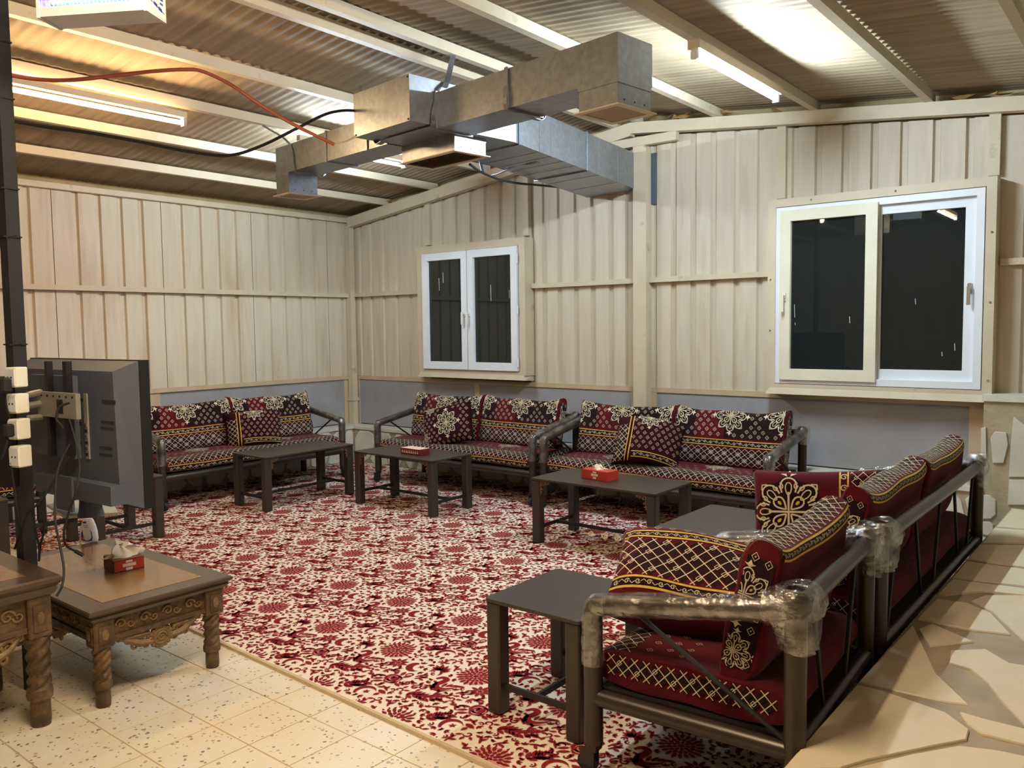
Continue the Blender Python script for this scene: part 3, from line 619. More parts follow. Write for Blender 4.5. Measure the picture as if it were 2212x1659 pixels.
# ------------------------------------------------------------------ pole with sockets
PX, PY = -3.84, 1.415
pole = thing('steel_pole', 'square black steel pole rising from between the carved tables to the roof', 'pole', (PX, PY, 0))
wpart(MB().box((PX-.028, PY-.028, 0), (PX+.028, PY+.028, 3.34), math.radians(8)), 'post', 'pole_black', pole)
wpart(MB().box((PX-.034, PY-.034, 2.2), (PX-.020, PY-.004, 3.34)), 'cable_run', 'rubber', pole)
for z in (2.52, 2.15, 1.95, 1.5, 2.75): wpart(MB().box((PX-.036, PY-.036, z), (PX+.034, PY+.034, z+.006)), 'cable_tie', 'rubber', pole)
for z in (1.95, 1.50): wpart(MB().tube([(PX+.034, PY-.02, z), (PX+.065, PY-.0, z+.004)], .002, 5), 'cable_tie', 'rubber', pole)
wpart(MB().box((PX-.07, PY-.062, 0.90), (PX+.0, PY-.030, 1.37), math.radians(35), (PX, PY, 0)), 'board', 'pole_black', pole)
bd = np.array([PX+.005, PY-.070, 0])
for k, (ya, yb) in enumerate(((793, 836), (850, 892), (904, 948), (962, 1008))):
    s = thing('socket_box', ['topmost white socket box on the black pole', 'second white socket box from the top on the pole', 'third white socket box from the top on the pole', 'lowest white socket box on the black pole'][k], 'socket', at(36+3*k, (ya+yb)/2, 3.36), math.radians(20), 'white socket boxes on the pole')
    h = (yb-ya)/2/F_PX*3.36
    MB().cbox((-.028, -.03, -h), (.028, .03, h), .004).build('housing', 'socket_white', s)
    MB().box((-.024, -.033, -h+.008), (.024, -.030, h-.008)).build('face_plate', 'upvc', s)
    for dx in (-.009, .009): MB().box((dx-.003, -.0335, -.004), (dx+.003, -.033, .004)).build('socket_hole', 'rubber', s)
pl = thing('power_plug', 'black power plug pushed into the topmost socket box', 'plug', at(8, 832, 3.3))
wpart(MB().cbox(tuple(at(8, 832, 3.3)-np.array([.035, .02, .03])), tuple(at(8, 832, 3.3)+np.array([.035, .02, .03])), .008), 'body', 'rubber', pl)
wpart(MB().tube(smooth_path([at(8, 838, 3.3), at(14, 880, 3.32), at(20, 905, 3.35), at(16, 940, 3.36)], 5), .005, 6), 'cord', 'rubber', pl)
pl = thing('power_plug', 'black power plug hanging from the third socket box', 'plug', at(18, 932, 3.3))
wpart(MB().cbox(tuple(at(18, 930, 3.3)-np.array([.018, .018, .026])), tuple(at(18, 930, 3.3)+np.array([.018, .018, .026])), .006), 'body', 'rubber', pl)
wpart(MB().tube(smooth_path([at(17, 940, 3.3), at(12, 965, 3.3), at(2, 990, 3.3), at(-20, 1005, 3.3)], 5), .006, 6), 'cord', 'rubber', pl)

# ------------------------------------------------------------------ television on the pole bracket
TVR = np.array([-3.372, 1.7075, 0]); TVL = np.array([-4.297, 1.643, 0]); tu = (TVR-TVL); TW = float(np.linalg.norm(tu)); tu /= TW; tn = np.array([tu[1], -tu[0], 0])
TVC = np.array([TVL[0], TVL[1], .80]); TH = .632
tv = thing('television', 'large flat television seen from behind on a pole bracket', 'television', tuple(TVC))
def T(u, n, z): return TVC+u*tu+n*tn+np.array([0, 0, z])
def tb(u0, u1, n0, n1, z0, z1, name, m, par=None): return MB().obox(T(u0, n0, z0), (u1-u0)*tu, (n1-n0)*tn, np.array([0, 0, z1-z0])).build(name, m, par or tv, sub=tuple(TVC))
def tp(x, y, n):     # sight line -> (u, z) on the plane n in front of the rim
    p = on_plane(x, y, T(0, n, 0), tn); return float((p-TVC)@tu), float(p[2]-TVC[2])
tb(0, TW, -.045, 0, 0, TH, 'bezel', 'tv_dark'); tb(.03, TW-.03, -.047, -.044, .06, TH-.03, 'screen', 'tv_dark')
i = .035; d_ = .085
MB().hexa([T(0.004, 0, 0.004), T(TW-.004, 0, .004), T(TW-i, d_, .045), T(i, d_, .045), T(.004, 0, TH-.004), T(TW-.004, 0, TH-.004), T(TW-i-.02, d_, TH-.045), T(i, d_, TH-.045)]).build('back_shell', 'tv_grey', tv, sub=tuple(TVC))
bs = tv.children[-1]
for x0, y0, x1, y1 in ((220, 863, 250, 874), (218, 908, 247, 917), (218, 921, 247, 930), (215, 963, 243, 973), (215, 978, 243, 987), (75, 935, 82, 942), (75, 947, 82, 952), (170, 860, 181, 868), (170, 910, 178, 920), (168, 953, 176, 960)):
    u0, z1 = tp(x0, y0, d_); u1, z0 = tp(x1, y1, d_); tb(u0, u1, d_, d_+.0015, z0, z1, 'vent', 'tv_vent', bs)
u0, z1 = tp(80, 808, d_); u1, z0 = tp(176, 990, d_); tb(u0, u1, d_, d_+.03, z0, z1, 'rear_housing', 'tv_grey')
u0, z1 = tp(180, 850, d_+.004); u1, z0 = tp(194, 992, d_+.004); cp = tb(u0, u1, d_, d_+.006, z0, z1, 'connector_strip', 'bracket')
for k in range(6): zz = z0+(z1-z0)*(.05+.09*k); tb((u0+u1)/2-.007, (u0+u1)/2+.007, d_+.006, d_+.010, zz, zz+.013, 'connector', ['tv_dark', 'chrome'][k % 2], cp)
u0, z1 = tp(76, 1020, d_+.05); u1, z0 = tp(240, 1085, d_+.05); tb(u0, u1, d_-.02, d_+.05, .035, z1-.005, 'speaker_bar', 'tv_grey')
# mount
for xa, xb in ((101, 122), (140, 163)):
    u0, zt = tp(xa, 780, d_+.04); u1, zb_ = tp(xb-2, 985, d_+.04); tb(u0+.006, u1-.006, d_+.03, d_+.055, zb_, zt, 'mount_rail', 'tv_dark')
u0, z1 = tp(82, 845, d_+.07); u1, z0 = tp(168, 906, d_+.07); mp_ = tb(u0, u1, d_+.055, d_+.075, z0, z1, 'mount_plate', 'bracket')
for k in range(6): a = u0+(u1-u0)*(.1+.16*k); tb(a, a+.012, d_+.075, d_+.0765, z1-.02, z1-.012, 'bolt_hole', 'tv_dark', mp_)
a = u0+(u1-u0)*.52; tb(a, a+.05, d_+.075, d_+.0765, (z0+z1)/2-.035, (z0+z1)/2+.025, 'cable_hole', 'tv_dark', mp_)
mid = T(u0+.02, d_+.07, (z0+z1)/2)
for dzz in (.05, 0, -.06): MB().tube([mid+np.array([0, 0, dzz]), np.array([PX+.03, PY+.02, mid[2]+dzz*.9])], .014, 8).build('bracket_arm', 'bracket', tv, sub=tuple(TVC))
# foot
shelf_z = .735
u0, z1 = tp(133, 1020, d_+.03); u1, _ = tp(168, 1020, d_+.03)
tb(u0, u1, d_+.05, d_+.06, -.02, .13, 'foot_plate', 'tv_grey'); 
fc = T((u0+u1)/2, .03, -.035); MB().lathe([(.055, 0), (.048, .03), (.042, .11)], (fc[0], fc[1], shelf_z), 16).build('foot_neck', 'tv_grey', tv, True, sub=tuple(TVC))
sh = thing('shelf_board', 'thin white shelf board under the television foot on the pole', 'shelf', (-3.85, 1.62, shelf_z))
sc_ = [on_z(140, 1115, shelf_z), on_z(255, 1107, shelf_z)]
a0, a1 = sc_[0][:2], sc_[1][:2]; back = np.array([-.42, .05])
poly = [tuple(a0), tuple(a1), tuple(a1+np.array([-.42, .16])), tuple(a0+np.array([-.34, .06]))]
wpart(MB().prism(ccw(poly), shelf_z-.012, shelf_z), 'board', 'board_white', sh)
wpart(MB().obox((PX+.0, PY+.0, shelf_z-.03), (0, .20, 0), (.02, 0, 0), (0, 0, .018)), 'support_arm', 'rod_metal', sh)
def wire(pts, label, r=.0045): return cable('tv_cable', pts, r, 'rubber', label)
wire([at(150, 905, 3.4), at(165, 960, 3.38), at(172, 1010, 3.34), at(165, 1060, 3.3), at(148, 1110, 3.3), at(138, 1150, 3.3), at(143, 1178, 3.34), at(165, 1192, 3.40)], 'black cable hanging from the television with its plug on the carved table')
MB().tube([at(162, 1190, 3.40), at(180, 1200, 3.41)], .008, 8).build('plug', 'rubber', bpy.data.objects['tv_cable'])
wire([at(150, 960, 3.38), at(125, 1015, 3.3), at(119, 1080, 3.2), at(120, 1130, 3.12), at(130, 1180, 3.06), at(138, 1230, 3.02), at(134, 1265, 2.98), at(122, 1288, 2.96)], 'black cable running down from the television past the front of the carved table')
wire([at(150, 985, 3.38), at(110, 1050, 3.36), at(85, 1085, 3.34), at(60, 1110, 3.34), at(45, 1150, 3.36), at(32, 1185, 3.4)], 'black cable sloping from the television across the pole')
wire([at(96, 1060, 3.36), at(90, 1090, 3.36), at(96, 1140, 3.38), at(88, 1175, 3.4), at(84, 1212, 3.42)], 'thin black cable dangling right of the pole')
wire([at(70, 1100, 3.36), at(78, 1150, 3.38), at(84, 1180, 3.4), at(85, 1210, 3.42)], 'thinner grey cable joining the one right of the pole')
wire([at(24, 1000, 3.34), at(32, 1060, 3.36), at(40, 1120, 3.36), at(50, 1180, 3.4)], 'thin black cable leaving the lowest socket box')
wire([at(150, 870, 3.36), at(128, 880, 3.35), at(122, 905, 3.34), at(132, 918, 3.34), at(136, 926, 3.34)], 'short white plugged cable on the television bracket', .005)

# ------------------------------------------------------------------ carved wooden tables
def twisted_leg(x, y, h, r, par):
    n, turns = 28, 2.2; V = []; F = []; m = 56; z0, z1 = .10*h/.43, h*.60
    L0 = MB(); 
    def fn(u, v):
        z = z0+(z1-z0)*v; a = 2*PI*u; rr = r*(1.06-.10*v+.16*v*v)*(1+.13*math.cos(4*(a-turns*2*PI*v*.5)))
        return (x+rr*math.cos(a), y+rr*math.sin(a), z)
    leg = MB().grid(fn, 40, 40, True)
    leg.lathe([(r*.92, 0), (r*.98, z0*.2), (r*.95, z0*.75), (r*1.22, z0*.8), (r*1.28, z0*.93), (r*1.2, z0*1.08), (r*.95, z0*1.14)], (x, y, 0), 20)
    leg.lathe([(r*1.05, 0), (r*1.15, h*.015), (r*1.15, h*.03)], (x, y, z1-.002), 20)
    o = leg.build('leg', 'carved', par, True)
    return o
def scroll(mb, c, r, turns, plane, wd, z_sgn=1, a0=0.0, dirn=1, n=26):
    P = []; R = []
    for k in range(n+1):
        t = k/n; rr = r*(1-.86*t); a = a0+dirn*turns*2*PI*t; P.append(plane(c[0]+rr*math.cos(a), c[1]+rr*math.sin(a))); R.append(wd*(1-.45*t))
    mb.tube(P, R, 6)
def carved_table(name, label, x0, x1, y0, y1, h):
    cx, cy = (x0+x1)/2, (y0+y1)/2; t = thing(name, label, 'table', (cx, cy, 0)); W_, D_ = x1-x0, y1-y0; a, b = W_/2, D_/2; k = h/.43
    tp_ = MB()
    prof = [(.012, h-.052*k), (.0, h-.036*k), (.004, h-.03*k), (-.012, h-.016*k), (-.012, h-.006*k), (-.006, h)]
    V = []; F = []
    for i_, z in prof: V += [(-a+i_, -b+i_, z), (a-i_, -b+i_, z), (a-i_, b-i_, z), (-a+i_, b-i_, z)]
    for j in range(len(prof)-1): F += [(j*4+q, j*4+(q+1) % 4, (j+1)*4+(q+1) % 4, (j+1)*4+q) for q in range(4)]
    F += [(3, 2, 1, 0), tuple(range(4*len(prof)-4, 4*len(prof)))]; tp_.add(V, F); top = tp_.build('table_top', 'wood_dark', t)
    MB().box((-a+.085, -b+.085, h-.002), (a-.085, b-.085, h+.0015)).build('inlay', 'wood_inset', top)
    lx, ly, r = a-.062, b-.062, .031*k**.6
    for sx in (-1, 1):
        for sy in (-1, 1):
            twisted_leg(sx*lx, sy*ly, h, r, t)
            blk = MB().cbox((sx*lx-.043, sy*ly-.043, h*.60), (sx*lx+.043, sy*ly+.043, h-.05*k), .006).build('leg_block', 'carved', t)
            for ax in (0, 1):
                s_ = (sx, sy)[ax]; m = MB()
                if ax == 0: m.box((sx*(lx+.043)-.004, sy*ly-.026, h*.645), (sx*(lx+.043)+.004, sy*ly+.026, h*.82))
                else: m.box((sx*lx-.026, sy*(ly+.043)-.004, h*.645), (sx*lx+.026, sy*(ly+.043)+.004, h*.82))
                pn = m.build('carved_panel', 'carved', blk)
                m = MB(); p = (sx*(lx+.048), sy*ly, h*.735) if ax == 0 else (sx*lx, sy*(ly+.048), h*.735)
                m.sphere(p, .018, 8, 6, (.25 if ax == 0 else .8, .8 if ax == 0 else .25, 1.4)); m.build('rosette', 'carved_gold', blk)
    # aprons on the four sides
    for ax, s_ in ((0, 1), (0, -1), (1, 1), (1, -1)):
        half = (ly if ax == 0 else lx)-.043; off = (lx if ax == 0 else ly)+.018
        pl = (lambda u, z, d=0.0, s_=s_, off=off: np.array([s_*(off+d), u, z])) if ax == 0 else (lambda u, z, d=0.0, s_=s_, off=off: np.array([u, s_*(off+d), z]))
        zt, zm = h-.05*k, h*.66
        m = MB(); q = [pl(-half, zm, -.02), pl(half, zm, -.02), pl(half, zm, 0), pl(-half, zm, 0), pl(-half, zt, -.02), pl(half, zt, -.02), pl(half, zt, 0), pl(-half, zt, 0)]; m.hexa(q)
        ap = m.build('apron', 'carved', t)
        m = MB(); m.hexa([pl(-half, zm-.008, -.02), pl(half, zm-.008, -.02), pl(half, zm-.008, .012), pl(-half, zm-.008, .012), pl(-half, zm+.012, -.02), pl(half, zm+.012, -.02), pl(half, zm+.012, .008), pl(-half, zm+.012, .008)]); m.build('moulding', 'carved', t)
        m = MB(); n_ = max(4, int(half*2/.085)); st = 2*half/n_
        for j in range(n_):
            u = -half+st*(j+.5); P2 = lambda p, q: pl(p, q, .003)
            scroll(m, (u-st*.18, (zt+zm)/2+.004), .024*k**.5, 1.3, P2, .0055, a0=(0 if j % 2 else PI), dirn=(1 if j % 2 else -1)); scroll(m, (u+st*.22, (zt+zm)/2-.004), .018*k**.5, 1.2, P2, .005, a0=(PI if j % 2 else 0), dirn=(1 if j % 2 else -1))
        m.build('frieze_carving', 'carved_gold', ap, True)
        # hanging scrollwork with a medallion
        m = MB(); zc_ = zm-.055*k; P2 = lambda p, q: pl(p, q, -.006)
        hw = min(half, .27)
        for sg in (-1, 1):
            for (fu, fz, r_, tn_, wd_) in ((.42, .012, .032, 1.4, .010), (.66, .022, .026, 1.3, .009), (.86, .038, .018, 1.2, .007), (.55, -.012, .022, 1.1, .008), (.30, -.02, .020, 1.2, .008)):
                scroll(m, (sg*fu*hw, zc_+fz*k), r_*k**.5, tn_, P2, wd_, a0=(PI if sg > 0 else 0), dirn=-sg)
            m.tube([P2(sg*.2*hw, zc_-.01), P2(sg*.45*hw, zc_-.005), P2(sg*.7*hw, zc_+.02), P2(sg*.95*hw, zm-.004)], [.014, .018, .013, .006], 6)
            m.tube([P2(0, zc_+.012), P2(sg*.2*hw, zc_-.01)], .012, 6)
            m.tube([P2(sg*.25*hw, zc_+.03), P2(sg*.6*hw, zm-.02), P2(sg*.98*hw, zm-.006)], [.014, .014, .008], 6)
        m.build('pendant_scroll', 'carved_gold', ap, True)
        m = MB(); rr = .046*k**.6
        for j in range(16): aa = 2*PI*j/16; m.sphere(pl(rr*math.cos(aa), zc_+rr*.92*math.sin(aa), -.004), .0115*k**.5, 7, 5)
        m.tube([pl(rr*.72*math.cos(2*PI*j/20), zc_+rr*.66*math.sin(2*PI*j/20), .002) for j in range(21)], .006, 6)
        m.tube([pl(0, zc_, -.012), pl(0, zc_, .004)], rr*.85, 20); scroll(m, (0, zc_), rr*.5, 1.6, lambda p, q: pl(p, q, .006), .005)
        m.build('medallion', 'carved_gold', ap, True)
    return t
carved_table('carved_coffee_table', 'low dark carved coffee table with twisted legs and tan inlaid top', -4.50, -3.365, 1.462, 2.085, .425)
carved_table('carved_side_table', 'tall square carved side table with twisted legs at the left edge', -4.02, -3.40, .76, 1.358, .60)

# bottle and tissue boxes
bp_ = on_z(193, 1170, .427); bt = thing('detergent_bottle', 'white plastic bottle with a blue label on the carved coffee table', 'bottle', tuple(bp_), math.radians(32))
def bot(u, v):
    prof = [(.0, .0), (.036, .0), (.041, .006), (.043, .02), (.040, .06), (.034, .09), (.025, .118), (.019, .128), (.0, .129)]
    t_ = v*(len(prof)-1); i_ = min(int(t_), len(prof)-2); f = t_-i_; r = prof[i_][0]*(1-f)+prof[i_+1][0]*f; z = prof[i_][1]*(1-f)+prof[i_+1][1]*f
    return (1.22*r*math.cos(2*PI*u), r*.55*math.sin(2*PI*u), z)
MB().grid(bot, 28, 33, True).build('bottle_body', 'bottle_white', bt, True)
def decal(par, poly, name, m, y):   # curved label patches on the front of the bottle
    V = []
    for x, z in poly:
        rr = .050 if z < .05 else .050-(z-.05)*.33
        V.append((x*1.2, -rr*.46*math.sqrt(max(0, 1-(x*1.2/rr)**2))-y, z))
    mb = MB(); n_ = len(V); mb.add(V+[(a, b+.002, c) for a, b, c in V], [tuple(range(n_)), tuple(range(2*n_-1, n_-1, -1))]+[(i_, (i_+1) % n_, n_+(i_+1) % n_, n_+i_) for i_ in range(n_)]); return mb.build(name, m, par)
decal(bt, [(-.029, .012), (-.015, .010), (0, .009), (.015, .010), (.025, .012), (.027, .03), (.024, .055), (.02, .066), (0, .068), (-.02, .066), (-.026, .05)], 'label', 'label_blue', .002)
decal(bt, [(-.008, .026), (.004, .022), (.016, .032), (.014, .048), (.0, .052), (-.010, .046)], 'label_picture', 'label_white', .0035)
decal(bt, [(-.027, .016), (-.014, .014), (-.012, .026), (-.026, .03)], 'label_patch', 'label_red', .0035)
decal(bt, [(-.011+.011*math.cos(q/10*2*PI), .108+.006*math.sin(q/10*2*PI)) for q in range(10)], 'brand_oval', 'label_blue', .003)
for k in range(2): decal(bt, [(-.014, .091-.010*k), (.008, .091-.010*k), (.008, .094-.010*k), (-.014, .094-.010*k)], 'label_text', 'mauve_weft', .003)
def tissue_box(label, p, rz, L_, W_, H_, side, deco, tissue, tri=False):
    t = thing('tissue_box', label, 'tissue box', p, rz)
    b = MB().box((-L_/2, -W_/2, 0), (L_/2, W_/2, H_)).build('carton', side, t)
    MB().box((-L_/2+.002, -W_/2-.001, .006), (L_/2-.002, -W_/2, H_-.004)).build('printed_side', deco, t)
    if tri:
        for k in range(9):
            x = -L_/2+.012+(L_-.024)*(k+.5)/9; m = MB(); m.prism([(x-.008, .012), (x+.008, .012), (x, H_-.012)], 0, .0012); m.v = [(a, -W_/2-.001-c, b_) for a, b_, c in m.v]; m.build('printed_triangle', 'box_print', t)
        MB().box((-L_/2, -W_/2, H_), (L_/2, W_/2, H_+.0015)).build('printed_top', 'box_print', t)
    else:
        MB().box((-.03, -W_/2-.002, H_*.40), (.03, -W_/2-.001, H_*.66)).build('printed_badge', 'box_print', t); MB().box((-.015, -W_/2-.002, H_*.72), (.015, -W_/2-.001, H_*.9)).build('printed_badge', 'box_print', t); MB().box((-.015, -W_/2-.002, H_*.1), (.015, -W_/2-.001, H_*.32)).build('printed_badge', 'box_print', t)
    MB().tube([(.06*math.cos(q/16*2*PI)*L_/.24, .02*math.sin(q/16*2*PI), H_+.001) for q in range(17)], .0012, 5).build('opening_rim', 'box_print', t)
    if tissue:
        rg_ = random.Random(5); m = MB()
        def fn(u, v):
            a = 2*PI*u; r = (.058*(1-v)**.7+.016+.015*math.sin(3*a+4*v)+.010*math.sin(7*a))*tissue; return (r*1.25*math.cos(a)+.012*math.sin(5*v), r*.62*math.sin(a), H_-.002+(.062*v+.012*math.sin(2*a+6*v)*v)*tissue)
        m.grid(fn, 36, 10, True); m.add([fn(k/36, 1) for k in range(36)], [tuple(range(36))]); m.build('tissue', 'tissue', t, True)
        if tissue > .8: MB().add([(-.02, .0, H_+.035), (-.035, .004, H_+.085), (-.015, .012, H_+.075), (.03, .01, H_+.06), (.045, 0, H_+.045), (.02, -.012, H_+.05)], [(0, 1, 2), (0, 2, 3, 5), (3, 4, 5)]).build('tissue_tip', 'tissue', t)
    return t
q = on_z(268, 1226, .427)
tissue_box('red tissue box with a white tissue pulled up, on the carved table', tuple(q), math.radians(82), .135, .15, .058, 'box_maroon', 'box_red', .85)

# ------------------------------------------------------------------ carpet
CX0, CX1 = PLX+.02, PEX-.025
def front_y(x): return 2.215+(x+3.94)*(-.038)
car = thing('carpet', 'cream carpet with dark red floral damask pattern covering the seating area', 'carpet', (-4.2, 4.2, 0))
cp0 = [(CX0, front_y(CX0)), (CX1, front_y(CX1)), (CX1, PLY-.015), (CX0, PLY-.015)]
wpart(MB().prism(cp0, 0.0005, .010), 'pile', 'cream_pile', car)
wpart(MB().hexa([(CX0, front_y(CX0)-.014, .0005), (CX1, front_y(CX1)-.014, .0005), (CX1, front_y(CX1)+.008, .0005), (CX0, front_y(CX0)+.008, .0005), (CX0, front_y(CX0)-.010, .012), (CX1, front_y(CX1)-.010, .012), (CX1, front_y(CX1)+.006, .012), (CX0, front_y(CX0)+.006, .012)]), 'binding', 'binding', car)
CR = np.array([.78, .63]); CA = np.array([-.63, .78])      # pattern drawn along the pile's diagonal
class Pat:
    def __init__(s): s.red = []; s.pink = []; s.vein = []
    def w(s, o, p): return np.array(o)+p[0]*CR+p[1]*CA
    def poly(s, o, pts, col='red', halo=.0):
        P = [s.w(o, p) for p in pts]; getattr(s, col).append(P)
        if halo:
            c = np.mean(P, 0); s.pink.append([c+(q-c)*(1+halo/(np.linalg.norm(q-c)+1e-6)) for q in P])
    def stroke(s, o, pts, wd, col='red', halo=.0022, taper=True):
        P = smooth_path([(a, b, 0) for a, b in pts], 4); P = [p[:2] for p in P]; n = len(P); L = []; R = []; L2 = []; R2 = []
        for i_ in range(n):
            d = P[min(i_+1, n-1)]-P[max(i_-1, 0)]; d = d/(np.linalg.norm(d)+1e-9); nn = np.array([-d[1], d[0]]); t_ = i_/(n-1); ww = 1.2*wd*((math.sin(PI*min(1, t_*1.0+.08))**.7) if taper else 1)/2+.0008
            L.append(P[i_]+nn*ww); R.append(P[i_]-nn*ww); L2.append(P[i_]+nn*(ww+halo)); R2.append(P[i_]-nn*(ww+halo))
        for i_ in range(n-1):
            s.poly(o, [L[i_], L[i_+1], R[i_+1], R[i_]], col)
            if halo and col == 'red' and wd > .006: s.poly(o, [L2[i_], L2[i_+1], R2[i_+1], R2[i_]], 'pink')
    def leaf(s, o, c, ang, ln, wd, halo=.0032):
        wd *= 1.25; ln *= 1.06
        ca, sa = math.cos(ang), math.sin(ang); pts = []
        for t_, ww in ((0, .06), (.2, .35), (.45, .5), (.7, .36), (.9, .13), (1, .0), (.9, -.10), (.7, -.32), (.45, -.42), (.2, -.3)):
            x, y = t_*ln, ww*wd; pts.append((c[0]+x*ca-y*sa, c[1]+x*sa+y*ca))
        s.poly(o, pts, 'red', halo)
    def spiral(s, o, c, r, turns, a0, dirn, wd):
        s.stroke(o, [(c[0]+r*(1-.8*k/12)*math.cos(a0+dirn*turns*2*PI*k/12), c[1]+r*(1-.8*k/12)*math.sin(a0+dirn*turns*2*PI*k/12)) for k in range(13)], wd, halo=0)
    def star(s, o, c, r, rot=.3):
        s.poly(o, [(c[0]+r*(1 if k % 2 == 0 else .42)*math.cos(rot+k*PI/5), c[1]+r*(1 if k % 2 == 0 else .42)*math.sin(rot+k*PI/5)) for k in range(10)], 'red')
def pattern_cell():
    p = Pat(); rg_ = random.Random(4)
    o = (.135, .16); K = .88                                # chrysanthemum
    p.poly(o, [(.080*math.cos(k*PI/12), .088*math.sin(k*PI/12)) for k in range(24)], 'pink')
    for (r, n_, ln, wd) in ((.058, 20, .042, .020), (.036, 15, .030, .021), (.016, 9, .026, .019), (.0, 5, .018, .013)):
        for k in range(n_): a = 2*PI*(k+.5*(n_ % 2))/n_; p.leaf(o, (K*r*math.cos(a), K*r*1.08*math.sin(a)), a+.12, K*ln*(1+.15*math.sin(5*a)), K*wd*.84, 0)
    for k in range(9): a = PI*(.15+.7*k/8); p.leaf(o, (.085*math.cos(a), .088*math.sin(a)), a, .016, .008, 0)
    o = (.357, .42)                                        # rose
    p.poly(o, [(.040*math.cos(k*PI/10)*(1+.10*math.cos(5*k*PI/10)), .046*math.sin(k*PI/10)*(1+.08*math.sin(4*k*PI/10))) for k in range(20)], 'red', .004)
    for r, a0, sp in ((.024, .4, 2.4), (.014, 2.2, 2.6), (.031, 3.4, 1.6), (.033, 5.2, 1.2)): p.stroke(o, [(r*math.cos(a0+sp*t_), r*1.1*math.sin(a0+sp*t_)) for t_ in (0, .25, .5, .75, 1)], .0032, 'vein')
    for a, ln in ((.2, .045), (.75, .04), (2.4, .05), (2.9, .045), (3.5, .05), (4.0, .035), (5.6, .045), (5.1, .04), (1.5, .03)): p.leaf(o, (.043*math.cos(a), .048*math.sin(a)), a+.45*math.sin(3*a), ln, .016)
    p.spiral(o, (.075, .035), .022, .9, 3.6, -1, .006); p.spiral(o, (-.075, .03), .020, .9, -.4, 1, .006); p.spiral(o, (.07, -.045), .024, .8, 2.4, 1, .006); p.spiral(o, (-.06, -.05), .02, .8, .8, -1, .006)
    o = (.355, .265)                                       # arch and star
    p.stroke(o, [(.046*math.cos(PI*(1.02-.98*t_)), -.012+.052*math.sin(PI*(1.02-.98*t_))) for t_ in np.linspace(0, 1, 9)], .016, halo=.002); p.star(o, (.004, -.004), .019); p.leaf(o, (.055, .01), -.9, .05, .022); p.leaf(o, (.062, -.02), -2.4, .03, .016)
    o = (.354, .07)                                        # crescent and star
    p.stroke(o, [(.033*math.cos(PI*(.42+1.16*t_)), .040*math.sin(PI*(.42+1.16*t_))) for t_ in np.linspace(0, 1, 9)], .026, halo=.002); p.star(o, (.022, .002), .019, .9)
    o = (.085, .0)                                         # swan-like S
    p.stroke(o, [(-.035, .075), (-.005, .085), (.012, .062), (-.005, .038), (-.030, .018), (-.025, -.015), (.005, -.03), (.04, -.025), (.065, -.01)], .024); p.stroke(o, [(-.042, .055), (-.03, .03), (-.045, 0), (-.035, -.03), (-.005, -.048), (.04, -.045)], .013)
    for k in range(5): p.leaf(o, (-.005+.018*k, -.01), 1.0-.3*k, .042-.004*k, .013)
    o = (.468, .11)                                        # leaf spray
    for k, a in enumerate((.25, .62, 1.05, 1.5, 1.95, 2.4, 2.9)): p.leaf(o, (0, -.015+.004*k), a, .072-.01*abs(k-3), .019)
    p.stroke(o, [(0, -.01), (.004, -.03), (-.01, -.05)], .008)
    o = (.25, .055)                                        # star flower
    for k in range(9): p.leaf(o, (.012*math.cos(2*PI*k/9), .012*math.sin(2*PI*k/9)), 2*PI*k/9+.2, .036+.008*(k % 2), .015)
    p.poly(o, [(.011*math.cos(k*PI/4), .011*math.sin(k*PI/4)) for k in range(8)], 'red')
    for c0, d0, n_ in (((.02, .345), (.025, .012), 7), ((.24, .245), (.012, .022), 6)):   # garlands
        for k in range(n_):
            c = (c0[0]+d0[0]*k*.8, c0[1]+d0[1]*k*.6+.010*math.sin(k*1.3)); ang = math.atan2(d0[1], d0[0])-math.atan2(.63, .78)
            p.leaf(c, (0, 0), ang+.85, .046, .018); p.leaf(c, (0, 0), ang-.75, .040, .017)
        p.stroke(c0, [(0, 0), (.03, .004), (.06, -.004), (.1, .006)], .008)
    for c, r, a in (((.0, .42), .026, 0), ((.03, .44), .02, 2), ((.235, .485), .026, 1), ((.455, .25), .02, 3), ((.20, .43), .018, 4), ((.46, .36), .02, 5), ((.27, .16), .018, 0), ((.30, .34), .016, 2)):
        p.spiral(c, (0, 0), r, 1.0, a, 1, .006)
        for k in range(3): p.leaf(c, (r*1.1*math.cos(a+k), r*1.1*math.sin(a+k)), a+k, .026, .011)
    for c, a in (((.455, .0), .1), ((.44, .02), .3), ((.10, .27), .2), ((.17, .44), .4), ((.02, .25), 1.4), ((.42, .19), .8), ((.215, .34), -.4), ((.29, .48), 2.3), ((.05, .46), 1.8), ((.30, .0), .5), ((.20, .0), .1), ((.01, .17), 1.2), ((.40, .335), 2.0), ((.115, .435), .9), ((.26, .39), 1.6), ((.45, .44), 2.8), ((.165, .39), 2.5)):
        p.stroke(c, [(-.03*math.cos(a), -.03*math.sin(a)), (0, .006), (.03*math.cos(a), .03*math.sin(a))], .008); p.leaf(c, (.01*math.cos(a), .01*math.sin(a)), a+.9, .03, .012); p.leaf(c, (-.01*math.cos(a), -.01*math.sin(a)), a-1.0, .028, .012)
    pts = []
    for P in p.red:
        Q = np.array(P); pts += [q for q in Q]+[Q.mean(0)]+[(Q[i_]+Q[i_-1])/2 for i_ in range(len(Q))]
    pts = np.mod(np.array(pts), .5); rn = np.random.RandomState(2)
